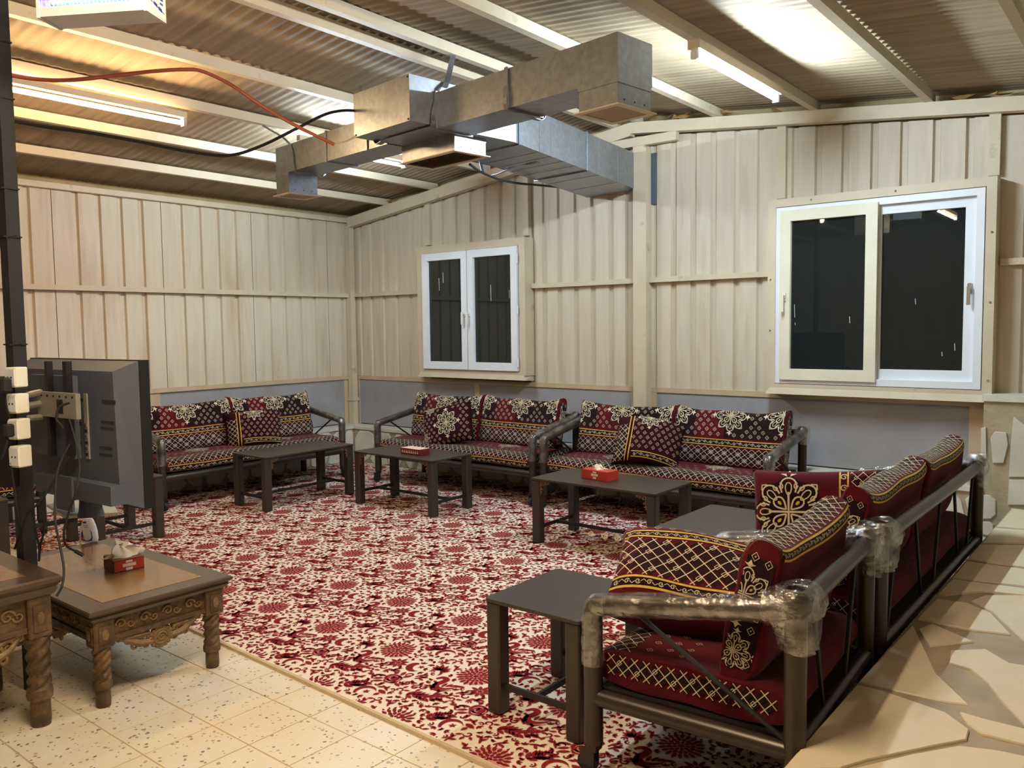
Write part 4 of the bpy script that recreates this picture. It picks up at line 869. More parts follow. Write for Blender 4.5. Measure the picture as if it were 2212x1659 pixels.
    for _ in range(5000):
        c = rn.uniform(0, .5, 2); dd = np.abs(pts-c); dd = np.minimum(dd, .5-dd)
        if (dd**2).sum(1).min() < .0165**2: continue
        n0 = len(p.red); a = rn.uniform(0, 6.28); kind = rn.randint(3)
        if kind == 0: p.leaf(c, (-.011*math.cos(a), -.011*math.sin(a)), a, .026, .011, .0024); p.stroke(c, [(-.012*math.cos(a+1), -.012*math.sin(a+1)), (0, 0), (.013*math.cos(a+.4), .013*math.sin(a+.4))], .0045, halo=0)
        elif kind == 1: p.stroke(c, [(.013*math.cos(a+q), .013*math.sin(a+q)) for q in (0, .9, 1.8, 2.7, 3.4)], .006, halo=0); p.poly(c, [(.004*math.cos(q*PI/3), .004*math.sin(q*PI/3)) for q in range(6)], 'red')
        else:
            for q in (-.7, .1, .9): p.leaf(c, (-.008*math.cos(a), -.008*math.sin(a)), a+q, .021, .009, .002)
        new = []
        for P in p.red[n0:]: new += [np.mod(v, .5) for v in np.array(P)]
        pts = np.concatenate([pts, np.array(new)])
    return p
pc = pattern_cell()
def stamp(polys, z, name, m):
    Vc = []; Fc = []
    for P in polys: Fc.append(tuple(range(len(Vc), len(Vc)+len(P)))); Vc += [(a, b) for a, b in P]
    Vc = np.array(Vc); cent = np.array([Vc[list(f)].mean(0) for f in Fc]); allV = []; allF = []; o = 0
    for ix in range(-16, -1):
        for iy in range(3, 14):
            off = np.array([ix*.5, iy*.5]); G = Vc+off; cc = cent+off
            ok = (cc[:, 0] > CX0+.015) & (cc[:, 0] < CX1-.015) & (cc[:, 1] < PLY-.04) & (cc[:, 1] > 2.215+(cc[:, 0]+3.94)*(-.038)+.016)
            if not ok.any(): continue
            G2 = G.copy(); G2[:, 0] = np.clip(G2[:, 0], CX0+.01, CX1-.01); G2[:, 1] = np.minimum(np.maximum(G2[:, 1], 2.215+(G2[:, 0]+3.94)*(-.038)+.012), PLY-.02)
            allV.append(np.c_[G2, np.full(len(G2), z)]); allF += [tuple(i_+o for i_ in f) for f, k in zip(Fc, ok) if k]; o += len(G2)
    V_ = np.concatenate(allV); me = bpy.data.meshes.new(name); me.from_pydata((V_-np.array([-4.2, 4.2, 0])).tolist(), [], allF); me.update(); me.materials.append(MATS[m])
    ob = link(name, me, car); ob['kind'] = 'stuff'; return ob
stamp(pc.pink, .0108, 'outline_pile', 'pink_pile')
red_only = [P for P in pc.red]
stamp(red_only, .0115, 'motif_pile', 'red_pile')
stamp(pc.vein, .0121, 'vein_pile', 'pink_pile')

# ------------------------------------------------------------------ dark metal tables
def metal_table(label, x0, x1, y0, y1, h=.48, brackets=True):
    cx, cy = (x0+x1)/2, (y0+y1)/2; t = thing('metal_table', label, 'table', (cx, cy, .0125), 0, 'dark metal tables on the carpet'); a, b = (x1-x0)/2+.012, (y1-y0)/2+.012; h -= .0125; L_ = .066
    r = .02; pts = []
    for sx, sy, a0 in ((1, 1, 0), (-1, 1, PI/2), (-1, -1, PI), (1, -1, 1.5*PI)):
        for k in range(5): an = a0+PI/2*k/4; pts.append((sx*(a-r)+r*math.cos(an), sy*(b-r)+r*math.sin(an)))
    MB().prism(pts, h-.014, h, ch=.002).build('table_top', 'table_metal', t)
    for sx in (-1, 1):
        for sy in (-1, 1):
            X, Y = sx*(a-.006-L_/2), sy*(b-.006-L_/2)
            MB().cbox((X-L_/2, Y-L_/2, 0), (X+L_/2, Y+L_/2, h-.014), .006).build('leg', 'table_metal', t)
            if brackets:
                m = MB(); ux = (1, 0) if a > b else (0, 1); sg = -sx if a > b else -sy
                fx = X+ (ux[0]*sg*L_/2); fy = Y+(ux[1]*sg*L_/2); ox = 0 if a > b else sx*(L_/2-.012); oy = sy*(L_/2-.012) if a > b else 0
                P = lambda p, z: (fx+ox+ux[0]*sg*p, fy+oy+ux[1]*sg*p, h-.016-z)
                m.tube([P(0, .006), P(.085, .006)], .005, 6); m.tube([P(.006, 0), P(.006, .10)], .005, 6)
                for (c0, c1, r_) in ((.022, .024, .014), (.05, .018, .010), (.016, .055, .010), (.012, .08, .007), (.072, .014, .007)):
                    m.tube([P(c0+r_*(1-.7*k/10)*math.cos(k*.75), c1+r_*(1-.7*k/10)*math.sin(k*.75)) for k in range(11)], .0032, 5)
                m.build('corner_bracket', 'bronze', t, True)
    zs = .11; aa, bb_ = a-.006-L_/2, b-.006-L_/2; lx = a > b
    for s_ in (-1, 1):
        MB().box((s_*aa-.006, -bb_+L_/2, zs-.012), (s_*aa+.006, bb_-L_/2, zs+.012)).build('stretcher', 'rod_metal', t) if lx else MB().box((-aa+L_/2, s_*bb_-.006, zs-.012), (aa-L_/2, s_*bb_+.006, zs+.012)).build('stretcher', 'rod_metal', t)
    (MB().box((-aa+.006, -.006, zs-.012), (aa-.006, .006, zs+.012)) if lx else MB().box((-.006, -bb_+.006, zs-.012), (.006, bb_-.006, zs+.012))).build('stretcher', 'rod_metal', t)
    return t
metal_table('long dark metal table in front of the left wall sofa', -6.43, -5.96, 4.07, 5.02)
metal_table('long dark metal table with a closed tissue box, before the sofa under the small window', -5.61, -4.66, 4.75, 5.22)
metal_table('long dark metal table with an open tissue box, before the middle sofa', -3.54, -2.56, 4.62, 5.12)
metal_table('long dark metal table beside the sofa along the stone platform', -2.125, -1.655, 3.60, 4.53, brackets=False)
metal_table('square dark metal table beside the near armchair', -2.10, -1.665, 2.44, 2.92, brackets=False)
metal_table('square dark metal table half hidden behind the television', -6.36, -5.87, 2.62, 3.11)
metal_table('dark metal table at the left edge behind the pole', -6.36, -5.87, 1.10, 2.06)
q = on_z(897, 980, .482); tissue_box('closed maroon tissue box with white triangles on a dark metal table', (q[0], q[1], .482), math.radians(-2), .235, .12, .05, 'box_maroon', 'box_maroon', 0, True)
q = on_z(1296, 1034, .482); tissue_box('open red tissue box with a low tissue on a dark metal table', (q[0], q[1], .482), math.radians(-6), .235, .12, .065, 'box_red', 'box_red', .55)

# ------------------------------------------------------------------ embroidered cushions
COLS = ['black_weft', 'mauve_weft', 'cream_thread', 'gold_thread', 'maroon']
class Emb:
    def __init__(s): s.v = []; s.f = []; s.c = []
    def poly(s, pts, col, lay, sub=False):
        o = len(s.v); s.v += [(x, t, lay) for x, t in pts]; s.f.append(tuple(range(o, o+len(pts)))); s.c.append(col)
    def fan(s, pts, col, lay):
        c = tuple(np.mean(pts, 0)); n = len(pts)
        for i in range(n): s.poly([c, pts[i], pts[(i+1) % n]], col, lay)
    def line(s, pts, wd, col, lay, step=.014, clip=None):
        P = [np.array(p, float) for p in pts]; Q = [P[0]]
        for a, b in zip(P[:-1], P[1:]):
            k = max(1, int(math.ceil(np.linalg.norm(b-a)/step))); Q += [a+(b-a)*(i+1)/k for i in range(k)]
        n = len(Q); closed = np.linalg.norm(Q[0]-Q[-1]) < 1e-6
        Lf = []; R = []
        for i in range(n):
            p0 = Q[i-1] if i > 0 else (Q[-2] if closed else Q[0]); p1 = Q[i+1] if i < n-1 else (Q[1] if closed else Q[-1])
            d = p1-p0; d = d/(np.linalg.norm(d)+1e-9); nn = np.array([-d[1], d[0]])*wd/2; Lf.append(Q[i]+nn); R.append(Q[i]-nn)
        for i in range(n-1):
            if clip and not clip((Q[i]+Q[i+1])/2): continue
            s.poly([tuple(Lf[i]), tuple(Lf[i+1]), tuple(R[i+1]), tuple(R[i])], col, lay)
    def rect(s, x0, x1, t0, t1, col, lay, step=.03):
        nx = max(1, int((x1-x0)/step)); nt = max(1, int(abs(t1-t0)/.012))
        for i in range(nx):
            for j in range(nt):
                a, b = x0+(x1-x0)*i/nx, x0+(x1-x0)*(i+1)/nx; c, d = t0+(t1-t0)*j/nt, t0+(t1-t0)*(j+1)/nt; s.poly([(a, c), (b, c), (b, d), (a, d)], col, lay)
    def diamond(s, x, t, a, b):
        s.line([(x-a, t), (x, t+b), (x+a, t), (x, t-b), (x-a, t)], a*.21, 2, 2, step=.02); s.poly([(x-a*.24, t), (x, t+b*.24), (x+a*.24, t), (x, t-b*.24)], 2, 2)
    def lattice(s, x0, x1, t0, t1, p, q, wd=.0032, fill=True, mauve=True):
        ins = lambda c: x0 <= c[0] <= x1 and t0 <= c[1] <= t1
        nx = int((x1-x0)/p)+2; nt = int((t1-t0)/q)+2
        if fill:
            for i in range(-1, 2*nx):
                for j in range(-1, 2*nt):
                    if (i+j) % 2: continue
                    cx, ct = x0+i*p/2, t0+j*q/2; k = .47
                    if x0 <= cx-p*.3 and cx+p*.3 <= x1 and t0 <= ct-q*.3 and ct+q*.3 <= t1:
                        col = 1 if (mauve and (j % 2 == 0) and (i//2+j//2) % 2 == 0) else 0
                        clampp = lambda a, b: (min(max(a, x0), x1), min(max(b, t0), t1))
                        s.poly([clampp(cx-p*k, ct), clampp(cx, ct+q*k), clampp(cx+p*k, ct), clampp(cx, ct-q*k)], col, 0)
                        if not mauve and (i//2+j) % 3 == 0: s.line([(cx-p*.2, ct), (cx, ct+q*.2), (cx+p*.2, ct), (cx, ct-q*.2), (cx-p*.2, ct)], wd*.9, 2, 2, step=.02)
        Lx = x1-x0; Lt = t1-t0; m = Lt*p/q
        k = -int(m/p)-2
        while k*p < Lx+m+p:
            for sg in (1, -1):
                a = x0+k*p if sg > 0 else x0+k*p
                s.line([(a, t0 if sg > 0 else t1), (a+m, t1 if sg > 0 else t0)], wd, 2, 1, step=.016, clip=ins)
            k += 1
    def band(s, x0, x1, t0, t1, gold=.0065):
        lo, hi = min(t0, t1), max(t0, t1); s.rect(x0, x1, lo, hi, 0, 0); hb = hi-lo; p = hb*1.05; n = max(1, int((x1-x0)/p)); p = (x1-x0)/n; mid = (lo+hi)/2
        s.line([(x0, lo), (x1, lo)], gold, 3, 2, step=.03); s.line([(x0, hi), (x1, hi)], gold, 3, 2, step=.03)
        for i in range(n):
            cx = x0+p*(i+.5); r = hb*.27; fl = 1 if i % 2 else -1
            s.line([(cx+r*(1-.75*k/9)*math.cos(.4+k*.85), mid+fl*r*(1-.75*k/9)*math.sin(.4+k*.85)) for k in range(10)], hb*.085, 2, 1, step=.02); s.line([(cx+r, mid), (cx+p*.5, mid-fl*r*.8), (cx+p-r, mid)], hb*.07, 2, 1, step=.02)
    def medallion(s, cx, ct, R, ok=lambda c: True):
        Pt = lambda r, a: (cx+R*r*math.cos(a), ct+R*r*math.sin(a))
        bg = [Pt(.96+.07*math.cos(8*a), a) for a in np.linspace(0, 2*PI, 49)[:-1]]
        for rr0, rr1 in ((0, .35), (.35, .7), (.7, 1)):
            for i in range(48):
                a, b = bg[i], bg[(i+1) % 48]; m = lambda p, r: (cx+(p[0]-cx)*r, ct+(p[1]-ct)*r)
                q = [m(a, rr0), m(b, rr0), m(b, rr1), m(a, rr1)] if rr0 else [(cx, ct), m(a, rr1), m(b, rr1)]
                if ok(np.mean(q, 0)): s.poly(q, 0, .6)
        w_ = R*.046
        L = lambda pts, wd=w_, col=2: s.line(pts, wd, col, 1.6, step=.012, clip=ok)
        for k in range(4):
            a = PI/4+k*PI/2
            L([Pt(.10+.42*(1-math.cos(t))/2, a+.52*math.sin(t)*(1-.25*math.cos(t))/(1.0+.6*(1-math.cos(t))/2)) for t in np.linspace(0, 2*PI, 19)])
            tear = [Pt(.27+.14*(1-math.cos(t))/2, a+.12*math.sin(t)) for t in np.linspace(0, 2*PI, 11)[:-1]]
            if ok(Pt(.35, a)): s.poly(tear, 3, 1.6)
            L([Pt(0, 0), Pt(.2, a+PI/4), Pt(.55, a+PI/4)], w_*1.2)
        for k in range(8):
            a = k*PI/4
            L([Pt(.56+.40*math.sin(t)**.9, a+.33*math.cos(t)) for t in np.linspace(.0, PI, 13)])
            L([Pt(.64+.18*math.sin(t), a+.13*math.cos(t)) for t in np.linspace(0, 2*PI, 11)], w_*.7, 2)
            for sg in (-1, 1): L([Pt(.74+.10*(1-.7*t/7)*math.cos(t)+.0, a+PI/8+sg*(.10+.10*(1-.7*t/7)*math.sin(t))) for t in np.linspace(0, 5.5, 9)], w_*.7)
            if k % 2 == 0:
                c = 1.08
                for pts in ([Pt(.95, a), Pt(1.08, a+.10), Pt(1.24, a), Pt(1.08, a-.10)], [Pt(1.0, a+.04), Pt(1.12, a+.20), Pt(1.10, a+.06)], [Pt(1.0, a-.04), Pt(1.12, a-.20), Pt(1.10, a-.06)]):
                    if ok(np.mean(pts, 0)): s.poly(pts, 2, 1.6)
            else: L([Pt(.96, a-.12), Pt(1.06, a), Pt(.96, a+.12)], w_*.8)
    def build(s, surf, name, parent):
        A = np.array(s.v); P, N = surf(A[:, 0], A[:, 1]); V = P+N*(0.0012+.0009*A[:, 2:3])
        me = bpy.data.meshes.new(name); me.from_pydata(V.tolist(), [], s.f); me.update()
        for c in COLS: me.materials.append(MATS[c])
        me.polygons.foreach_set('material_index', s.c)
        o = link(name, me, parent); o['kind'] = 'stuff'; return o
def make_slab(w, h, t, n=3.4, ends=.35, ear=.03, sag=.012, pe=7, wob=.004, seed=0):
    a = np.linspace(-PI/2, 3*PI/2, 1601); sp = lambda c, e: np.sign(c)*np.abs(c)**e
    y = -t/2*sp(np.cos(a), 2/n); z = h/2+h/2*sp(np.sin(a), 2/(n+2.5)); s = np.concatenate([[0], np.cumsum(np.hypot(np.diff(y), np.diff(z)))]); S = s[-1]
    ph = seed*1.7
    def pos(x, q):
        q = np.mod(q, S); yy = np.interp(q, s, y); zz = np.interp(q, s, z); ax = np.clip(np.abs(x)/(w/2), 0, 1)
        k = ends+(1-ends)*np.sqrt(np.clip(1-ax**pe, 0, 1)); f = zz/h
        return np.stack([x*(1-.012*np.sin(PI*f)**2*(ax > .9)), yy*k+wob*np.sin(9*x+5*f*3+ph), zz+(ear*ax**5-sag*(1-ax**2)*np.sin(5*x+ph)**2)*f**2], -1)
    def surf(x, q):
        x = np.asarray(x, float); q = np.asarray(q, float); e = 1e-3; p = pos(x, q); dx = pos(x+e, q)-pos(x-e, q); dq = pos(x, q+e)-pos(x, q-e)
        nrm = np.cross(dx, dq); nrm /= np.linalg.norm(nrm, axis=-1, keepdims=True)+1e-12
        c = np.stack([x, np.zeros_like(x), np.full_like(x, h/2)], -1); sg = np.sign(np.sum(nrm*(p-c), -1, keepdims=True)); return p, nrm*np.where(sg == 0, 1, sg)
    def mesh(name, m, parent, nx=40, ns=56):
        mb = MB(); xs_ = np.concatenate([[-w/2], np.linspace(-w/2*.985, w/2*.985, nx-2), [w/2]]); V = []
        for q in range(ns): V += [tuple(p) for p in pos(xs_, np.full(nx, S*q/ns))]
        F = [(j*nx+i, j*nx+i+1, ((j+1) % ns)*nx+i+1, ((j+1) % ns)*nx+i) for j in range(ns) for i in range(nx-1)]
        F += [tuple(j*nx for j in range(ns))[::-1], tuple(j*nx+nx-1 for j in range(ns))]; mb.add(V, F); return mb.build(name, m, parent, True)
    return surf, mesh, S
def back_ends(o, w, h):
    for sg in (-1, 1):
        e = Emb(); ok = lambda c: abs(c[0]) < .045 and .04 < c[1] < h-.035
        e.rect(-.045, .045, .05, h-.05, 0, -.6); e.medallion(-.03, h*.62, .085, ok); e.medallion(-.02, h*.22, .06, ok)
        for x_, z_ in ((.025, h-.06), (-.02, h-.05), (.02, h*.40), (.03, .07)): e.diamond(x_, z_, .012, .013)
        def fe(x, q, sg=sg): return np.stack([np.full_like(x, sg*(w/2+.001)), x, q+.03*(q/h)**2], -1), np.stack([np.full_like(x, float(sg)), 0*x, 0*x], -1)
        e.build(fe, 'end_embroidery', o)
def back_cushion(w, parent, seed=0, phase=0, topweave=False):
    h, t = .44, .15; surf, mesh, S = make_slab(w, h, t, seed=seed, ends=.72, pe=12); o = mesh('back_cushion', ['maroon'], parent); e = Emb(); a = w/2-.015
    x0, x1 = -a, a; base = .055
    if topweave:       # cushion laid with its woven border over the top edge
        e.lattice(x0, x1, .43, .575, .050, .044, wd=.0034, mauve=False); e.band(x0, x1, .585, .615, .007); e.band(x0, x1, .385, .418)
        md = [(-a*.5, .22), (a*.5, .22)] if w > .95 else [(0, .22)]
        for mx, my in md: e.medallion(mx, my, .12)
        for i in range(-20, 21):
            for j in range(8):
                x = i*.066+(.033 if j % 2 else 0); tt = .09+j*.036
                if abs(x) < a-.02 and tt < .37 and all((x-mx)**2+(tt-my)**2 > .15**2 for mx, my in md): e.diamond(x, tt, .0145, .0150)
        e.build(surf, 'embroidery', o); back_ends(o, w, h); return o
    e.lattice(x0, x1, base, base+.138, .056, .046, wd=.0030); e.band(x0, x1, base+.15, base+.195)
    t0 = base+.215; mt = h+.035
    meds = [(-a*.98+phase*.0, mt-.02), (0+phase*.12, mt-.03), (a*.98, mt-.02)]; R = .128
    cl = lambda c: abs(c[0]) <= a and c[1] >= t0-.005
    for mx, my in meds: e.medallion(mx, my, R, cl)
    p = .066
    for i in range(-20, 21):
        for j in range(0, 9):
            x = i*p+(p/2 if j % 2 else 0); tt = t0+.022+j*.036
            if abs(x) > a-.02 or tt > h+.13 or any((x-mx)**2+(tt-my)**2 < (R*1.22)**2 for mx, my in meds): continue
            e.diamond(x, tt, .0145, .0150)
    for q0, q1 in ((-a, -a*.62), (-.02, a)): e.rect(q0, q1, t0-.004, h+.06, 0, -.6)
    em = e.build(surf, 'embroidery', o)
    back_ends(o, w, h)
    return o
def seat_cushion(w, d, parent):
    t = .135; surf, mesh, S = make_slab(w, d, t, n=3.0, ends=.86, ear=0, sag=0, pe=26, wob=.003); o = mesh('seat_cushion', ['maroon'], parent, 60, 60); e = Emb(); a = w/2-.012
    e.band(-a, a, -.050, .004); e.lattice(-a, a, .014, .16, .054, .052, wd=.0030, mauve=False)
    k = max(1, int(round(w/.95)))
    for i in range(k): mx = (i-(k-1)/2)*w/k; e.medallion(mx, .36, .10)
    for i in range(-30, 31):
        for j in range(3):
            x = i*.07+(.035 if j % 2 else 0); tt = .21+j*.06
            if abs(x) < a-.03 and all((x-(q-(k-1)/2)*w/k)**2+(tt-.36)**2 > .14**2 for q in range(k)): e.diamond(x, tt, .012, .012)
    e.build(surf, 'embroidery', o)
    # woven end faces
    for sg in (-1, 1):
        e = Emb(); e.lattice(.05, d-.05, -.020, .052, .044, .046, mauve=False)
        def fs(x, q, sg=sg): return np.stack([np.full_like(x, sg*(w/2+.001)), -q, x], -1), np.stack([np.full_like(x, float(sg)), 0*x, 0*x], -1)
        e.build(fs, 'end_embroidery', o)
    return o
def pillow(name, label, a, b, T_, loc, rot, design='medallion', group='loose scatter cushions', bend=0.0, base='maroon'):
    def pos(x, q, side):
        u = np.clip(x/a, -1, 1); v = np.clip(q/b, -1, 1); f = (np.clip(1-u**4, 0, 1)*np.clip(1-v**4, 0, 1))**.42
        X = x*(1-.055*(1-v**2)*np.abs(u)**3); Zq = q*(1-.055*(1-u**2)*np.abs(v)**3); Y = -side*T_*f*(1+.06*np.sin(5*u+3*v))
        if bend: Y = Y+bend*(X/a)**2*a; Zq = Zq-bend*.35*np.abs(X/a)**1.5*b
        return np.stack([X, Y, Zq], -1)
    mb = MB(); n = 26; g = np.linspace(-1, 1, n); g = np.sign(g)*np.abs(g)**.8
    for side in (1, -1):
        xx, qq = np.meshgrid(g*a, g*b); V = pos(xx.ravel(), qq.ravel(), side); F = [(j*n+i, j*n+i+1, (j+1)*n+i+1, (j+1)*n+i) for j in range(n-1) for i in range(n-1)]; mb.add(V, F)
    o = mb.build(name, base, None, True); bm = bmesh.new(); bm.from_mesh(o.data); bmesh.ops.remove_doubles(bm, verts=bm.verts, dist=1e-4); bmesh.ops.recalc_face_normals(bm, faces=bm.faces); bm.to_mesh(o.data); bm.free()
    tag(o, label, 'cushion', group)
    def mk(side):
        def surf(x, q):
            x = np.asarray(x, float); q = np.asarray(q, float); e_ = 1e-3; p = pos(x, q, side); dx = pos(x+e_, q, side)-pos(x-e_, q, side); dq = pos(x, q+e_, side)-pos(x, q-e_, side); nn = np.cross(dx, dq); nn /= np.linalg.norm(nn, axis=-1, keepdims=True)+1e-12
            return p, nn*np.sign(-nn[..., 1:2]*side+1e-12)
        return surf
    for side in (1, -1):
        e = Emb(); al, bl_ = a*.93, b*.93; inn = lambda c: abs(c[0]) < al and abs(c[1]) < bl_
        if design == 'medallion':
            e.medallion(a*.12, 0, b*.62, inn); 
            for cx, cy in ((-al*.95, -bl_*.6), (-al*.6, bl_*.98)): e.medallion(cx, cy, b*.32, inn)
            for i in range(-12, 13):
                for j in range(-12, 13):
                    x, q = i*.055+(.0275 if j % 2 else 0), j*.036
                    if inn((x, q)) and (x-a*.12)**2+q*q > (b*.78)**2 and all((x-cx)**2+(q-cy)**2 > (b*.4)**2 for cx, cy in ((-al*.95, -bl_*.6), (-al*.6, bl_*.98))): e.diamond(x, q, .013, .014)
        elif design == 'medallion_band':
            e.medallion(-a*.38, 0, b*.80, inn); e.band(a*.36, a*.37+.001, -bl_, -bl_+.01) if False else None
            for q0 in (a*.40, a*.52): e.line([(q0, -bl_), (q0, bl_)], .008, 3, 2, step=.02, clip=inn)
            n_ = 7
            for k in range(n_):
                cy = -bl_+2*bl_*(k+.5)/n_; r = .018; e.line([(a*.46+r*(1-.75*j/9)*math.cos(.4+j*.85), cy+r*(1-.75*j/9)*math.sin(.4+j*.85)) for j in range(10)], .005, 2, 1, step=.02)
            e.lattice(a*.56, al, -bl_, bl_, .05, .05, mauve=False)
        elif design == 'lattice':
            e.lattice(-al, al, -bl_*.55, bl_*.45, .056, .056, wd=.0034, mauve=False); e.band(-al, al, bl_*.50, bl_*.68, .008); e.band(-al, al, -bl_*.80, -bl_*.60, .008)
            for i in range(-8, 9): e.diamond(i*.055, bl_*.82, .013, .013)
        elif design == 'diamonds':
            for i in range(-12, 13):
                for j in range(-12, 13):
                    x, q = i*.055+(.0275 if j % 2 else 0), j*.036
                    if inn((x, q)) and x > -a*.45 and q > -b*.5 and (x-0)**2+(q-b*.75)**2 > (b*.45)**2: e.diamond(x, q, .013, .014)
            e.lattice(-al, -a*.62, -bl_, bl_*.6, .045, .045, mauve=False); e.line([(-a*.58, -bl_), (-a*.58, bl_)], .008, 3, 2, clip=inn); e.line([(-a*.48, -bl_), (-a*.48, bl_)], .008, 3, 2, clip=inn); e.medallion(0, b*.85, b*.42, inn)
            e.band(-a*.4, al, -bl_*.85, -bl_*.62)
        e.build(mk(side), 'embroidery', o)
    o.location = tuple(map(float, loc)); o.rotation_euler = rot
    return o

# ------------------------------------------------------------------ sofas
def film_tube(pts, r, parent, seed=0, bulge=.0, name='plastic_wrap', n=14, jit=.004):
    rg_ = random.Random(seed); P = smooth_path(pts, 6); V = []; F = []; prev = None
    for i, p in enumerate(P):
        d = P[min(i+1, len(P)-1)]-P[max(i-1, 0)]; d = d/(np.linalg.norm(d)+1e-9); a = np.cross(d, [0, 0, 1.0] if abs(d[2]) < .9 else [1.0, 0, 0]) if prev is None else prev-(prev@d)*d; a = a/np.linalg.norm(a); prev = a; b = np.cross(d, a)
        rr = r+bulge*math.sin(PI*i/(len(P)-1))
        V += [p+(rr+rg_.uniform(-.2, 1)*jit)*(math.cos(2*PI*k/n)*a+math.sin(2*PI*k/n)*b) for k in range(n)]
    for i in range(len(P)-1): F += [(i*n+k, i*n+(k+1) % n, (i+1)*n+(k+1) % n, (i+1)*n+k) for k in range(n)]
    mb = MB(); mb.add(V, F); return mb.build(name, 'film', parent, True)
def sofa(name, label, L, loc, rz, ncush, cat='sofa', group='tubular frame sofas', wrapballs=False, D_=.66):
    t = thing(name, label, cat, loc, rz, group); hx, hy = L/2, D_/2; r = .033; zf, zr = .605, .735; zs = .285; f0 = .0125
    for sx in (-1, 1):
        x = sx*hx
        MB().tube([(x, -hy, .11+f0), (x, -hy, zf-.03), (x, -hy+.006, zf-.01), (x, -hy+.03, zf+.003)], r, 16).build('leg', 'frame_metal', t, True)
        MB().tube([(x, hy, f0), (x, hy, zr)], r, 16).build('leg', 'frame_metal', t, True)
        MB().tube([(x, -hy+.01, zf), (x, hy, zr-.02)], r*.98, 16).build('arm', 'frame_metal', t, True)
        MB().sphere((x, hy, zr), r*1.25, 16, 10).build('elbow', 'frame_metal', t, True)
        MB().tube([(x, -hy, zs), (x, hy, zs)], r*.9, 12).build('seat_rail', 'frame_metal', t, True)
        MB().tube([(x, -hy+.17, zf+.0), (x, hy-.01, zs+.02)], .008, 6).build('brace', 'rod_metal', t)
        # caster under the front leg
        c = MB(); c.box((x-.022, -hy-.02, .085+f0), (x+.022, -hy+.02, .115+f0)); c.box((x-.019, -hy-.045, .03+f0), (x-.015, -hy+.01, .09+f0)); c.box((x+.015, -hy-.045, .03+f0), (x+.019, -hy+.01, .09+f0))
        cs = c.build('caster', 'frame_metal', t); MB().tube([(x-.013, -hy-.022, .037+f0), (x+.013, -hy-.022, .037+f0)], .036, 18).build('wheel', 'rubber', cs, True)
        film_tube([(x, -hy, .40), (x, -hy, .50), (x, -hy, zf-.03), (x, -hy+.015, zf+.0), (x, -hy+.06, zf+.008)], r+.006, t, 3+sx)
        film_tube([(x, -hy+.01, zf+.002), (x, -hy*.4, zf+.036), (x, .1, zf+.075), (x, hy-.02, zr-.018)], r+.006, t, 8+sx, .0015)
        if wrapballs:
            film_tube([(x, hy, zr-.14), (x-.004, hy+.004, zr-.09), (x, hy, zr-.03), (x, hy, zr+.03), (x, hy, zr+.055)], r+.016, t, 20+sx, .016, jit=.010)
            film_tube([(x-sx*.01, hy, zr), (x-sx*.06, hy, zr-.012), (x-sx*.12, hy+.01, zr-.02)], r+.014, t, 30+sx, .014, jit=.012)
            film_tube([(x, hy-.02, zr-.01), (x, hy-.09, zr-.03)], r+.012, t, 40+sx, .010, jit=.010)
        else: film_tube([(x, hy, zr-.10), (x, hy, zr-.03), (x, hy, zr+.03), (x, hy, zr+.05)], r+.012, t, 20+sx, .008, jit=.006)
    MB().tube([(-hx, hy, zr-.02), (hx, hy, zr-.02)], r*.95, 14).build('back_rail', 'frame_metal', t, True)
    for y in (-hy, hy): MB().tube([(-hx, y, zs), (hx, y, zs)], r*.9, 12).build('seat_rail', 'frame_metal', t, True)
    for k in range(max(2, int(L/.35))):
        x = -hx+L*(k+.5)/max(2, int(L/.35)); MB().tube([(x-.09*(1 if k % 2 else -1), hy, zs), (x+.05*(1 if k % 2 else -1), hy, zr-.03)], .008, 6).build('brace', 'rod_metal', t)
    MB().box((-hx+.02, -hy+.02, zs+.012), (hx-.02, hy-.02, zs+.030)).build('seat_base', 'rod_metal', t)
    s = seat_cushion(L-.075, D_-.005, t); s.rotation_euler = (-PI/2, 0, 0); s.location = (0, -hy-.012, zs+.030+.0675)
    wc = (L-.10)/ncush
    for k in range(ncush):
        b = back_cushion(wc-.005, t, seed=k+1, phase=(k-.5)*.4, topweave=wrapballs); b.rotation_euler = (math.radians(-13), 0, math.radians(random.uniform(-1.2, 1.2))); b.location = (-(L-.10)/2+wc*(k+.5), hy-.205, .435+.004*k)
    return t
SL_ = 1.965
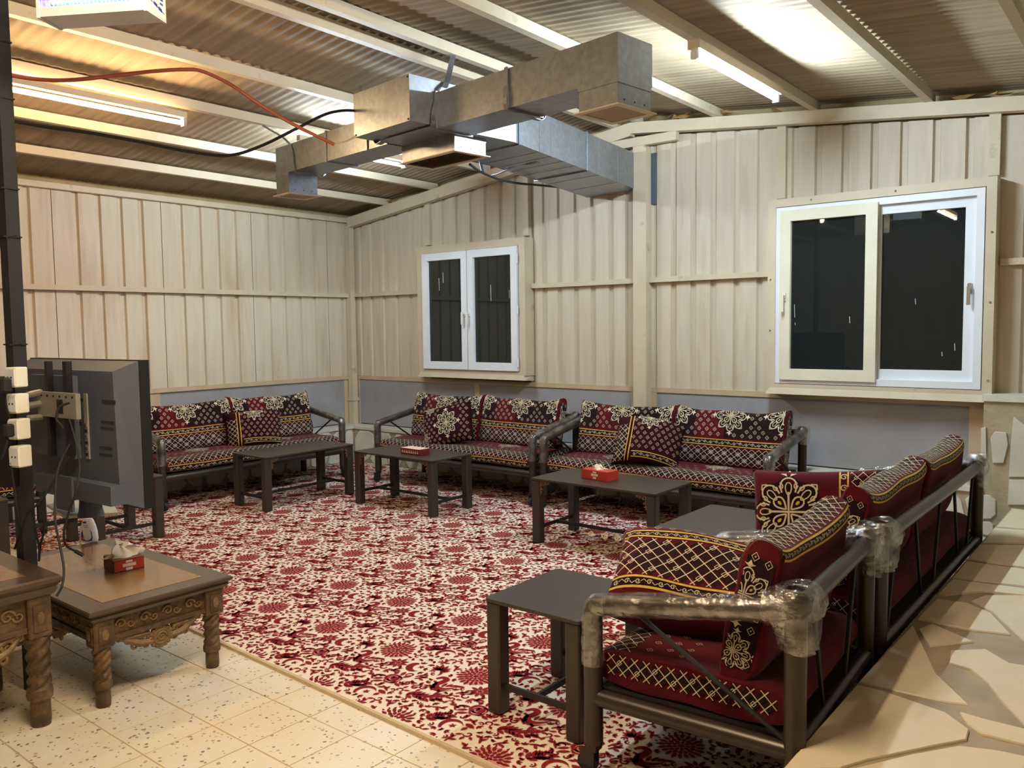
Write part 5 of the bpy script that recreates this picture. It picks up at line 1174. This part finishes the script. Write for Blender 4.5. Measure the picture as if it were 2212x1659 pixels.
s2 = sofa('tubular_sofa', 'red patterned sofa under the small double window', SL_, (-5.262, 5.92, 0), 0, 2)
def dupe(src, label, loc, rz):
    c = copy_tree(src); c.location = loc; c.rotation_euler = (0, 0, rz); c['label'] = label; return c
s3 = dupe(s2, 'red patterned sofa in the middle of the back wall, right of the small window', (-3.178, 5.92, 0), 0)
sL = dupe(s2, 'red patterned sofa along the left wall, right of the television', (-7.07, 4.56, 0), PI/2)
sL2 = dupe(s2, 'red patterned sofa along the left wall, mostly hidden behind the pole and television', (-7.07, 1.62, 0), PI/2)
s4 = sofa('tubular_sofa', 'red patterned sofa seen from behind along the stone platform', 2.03, (-1.20, 4.36, 0), -PI/2, 2, wrapballs=True)
ac = sofa('tubular_armchair', 'red patterned tubular armchair in the near right foreground with plastic wrapped arms', .90, (-1.205, 2.78, 0), -PI/2+math.radians(3.5), 1, cat='armchair', group=None, wrapballs=True, D_=.68)

d = math.radians
pillow('scatter_cushion', 'scatter cushion with a big white medallion leaning on the sofa under the small window', .27, .20, .085, (-5.43, 5.76, .62), (d(-18), d(-14), d(14)), 'medallion', base='maroon_dark')
pillow('scatter_cushion', 'dark scatter cushion with diamonds folded on the middle sofa', .27, .20, .10, (-3.24, 5.74, .64), (d(-22), d(8), d(24)), 'diamonds', bend=.35, base='maroon_dark')
pillow('scatter_cushion', 'boxy scatter cushion standing on the left wall sofa', .27, .18, .10, (-6.93, 4.62, .61), (d(-12), d(-2), d(90-28)), 'diamonds', bend=.30, base='maroon_dark')
pillow('scatter_cushion', 'scatter cushion with a large cream medallion on the sofa along the platform', .30, .22, .075, (-1.33, 3.98, .63), (d(-20), d(-4), d(12)), 'medallion_band')
pillow('scatter_cushion', 'plump scatter cushion with lattice weave lying on the near armchair', .31, .20, .125, (-1.34, 2.72, .605), (d(-58), d(6), d(20)), 'lattice')
pillow('scatter_cushion', 'scatter cushion showing at the left photo edge behind the pole', .26, .20, .085, (-6.93, 2.28, .62), (d(-16), d(6), d(70)), 'medallion')
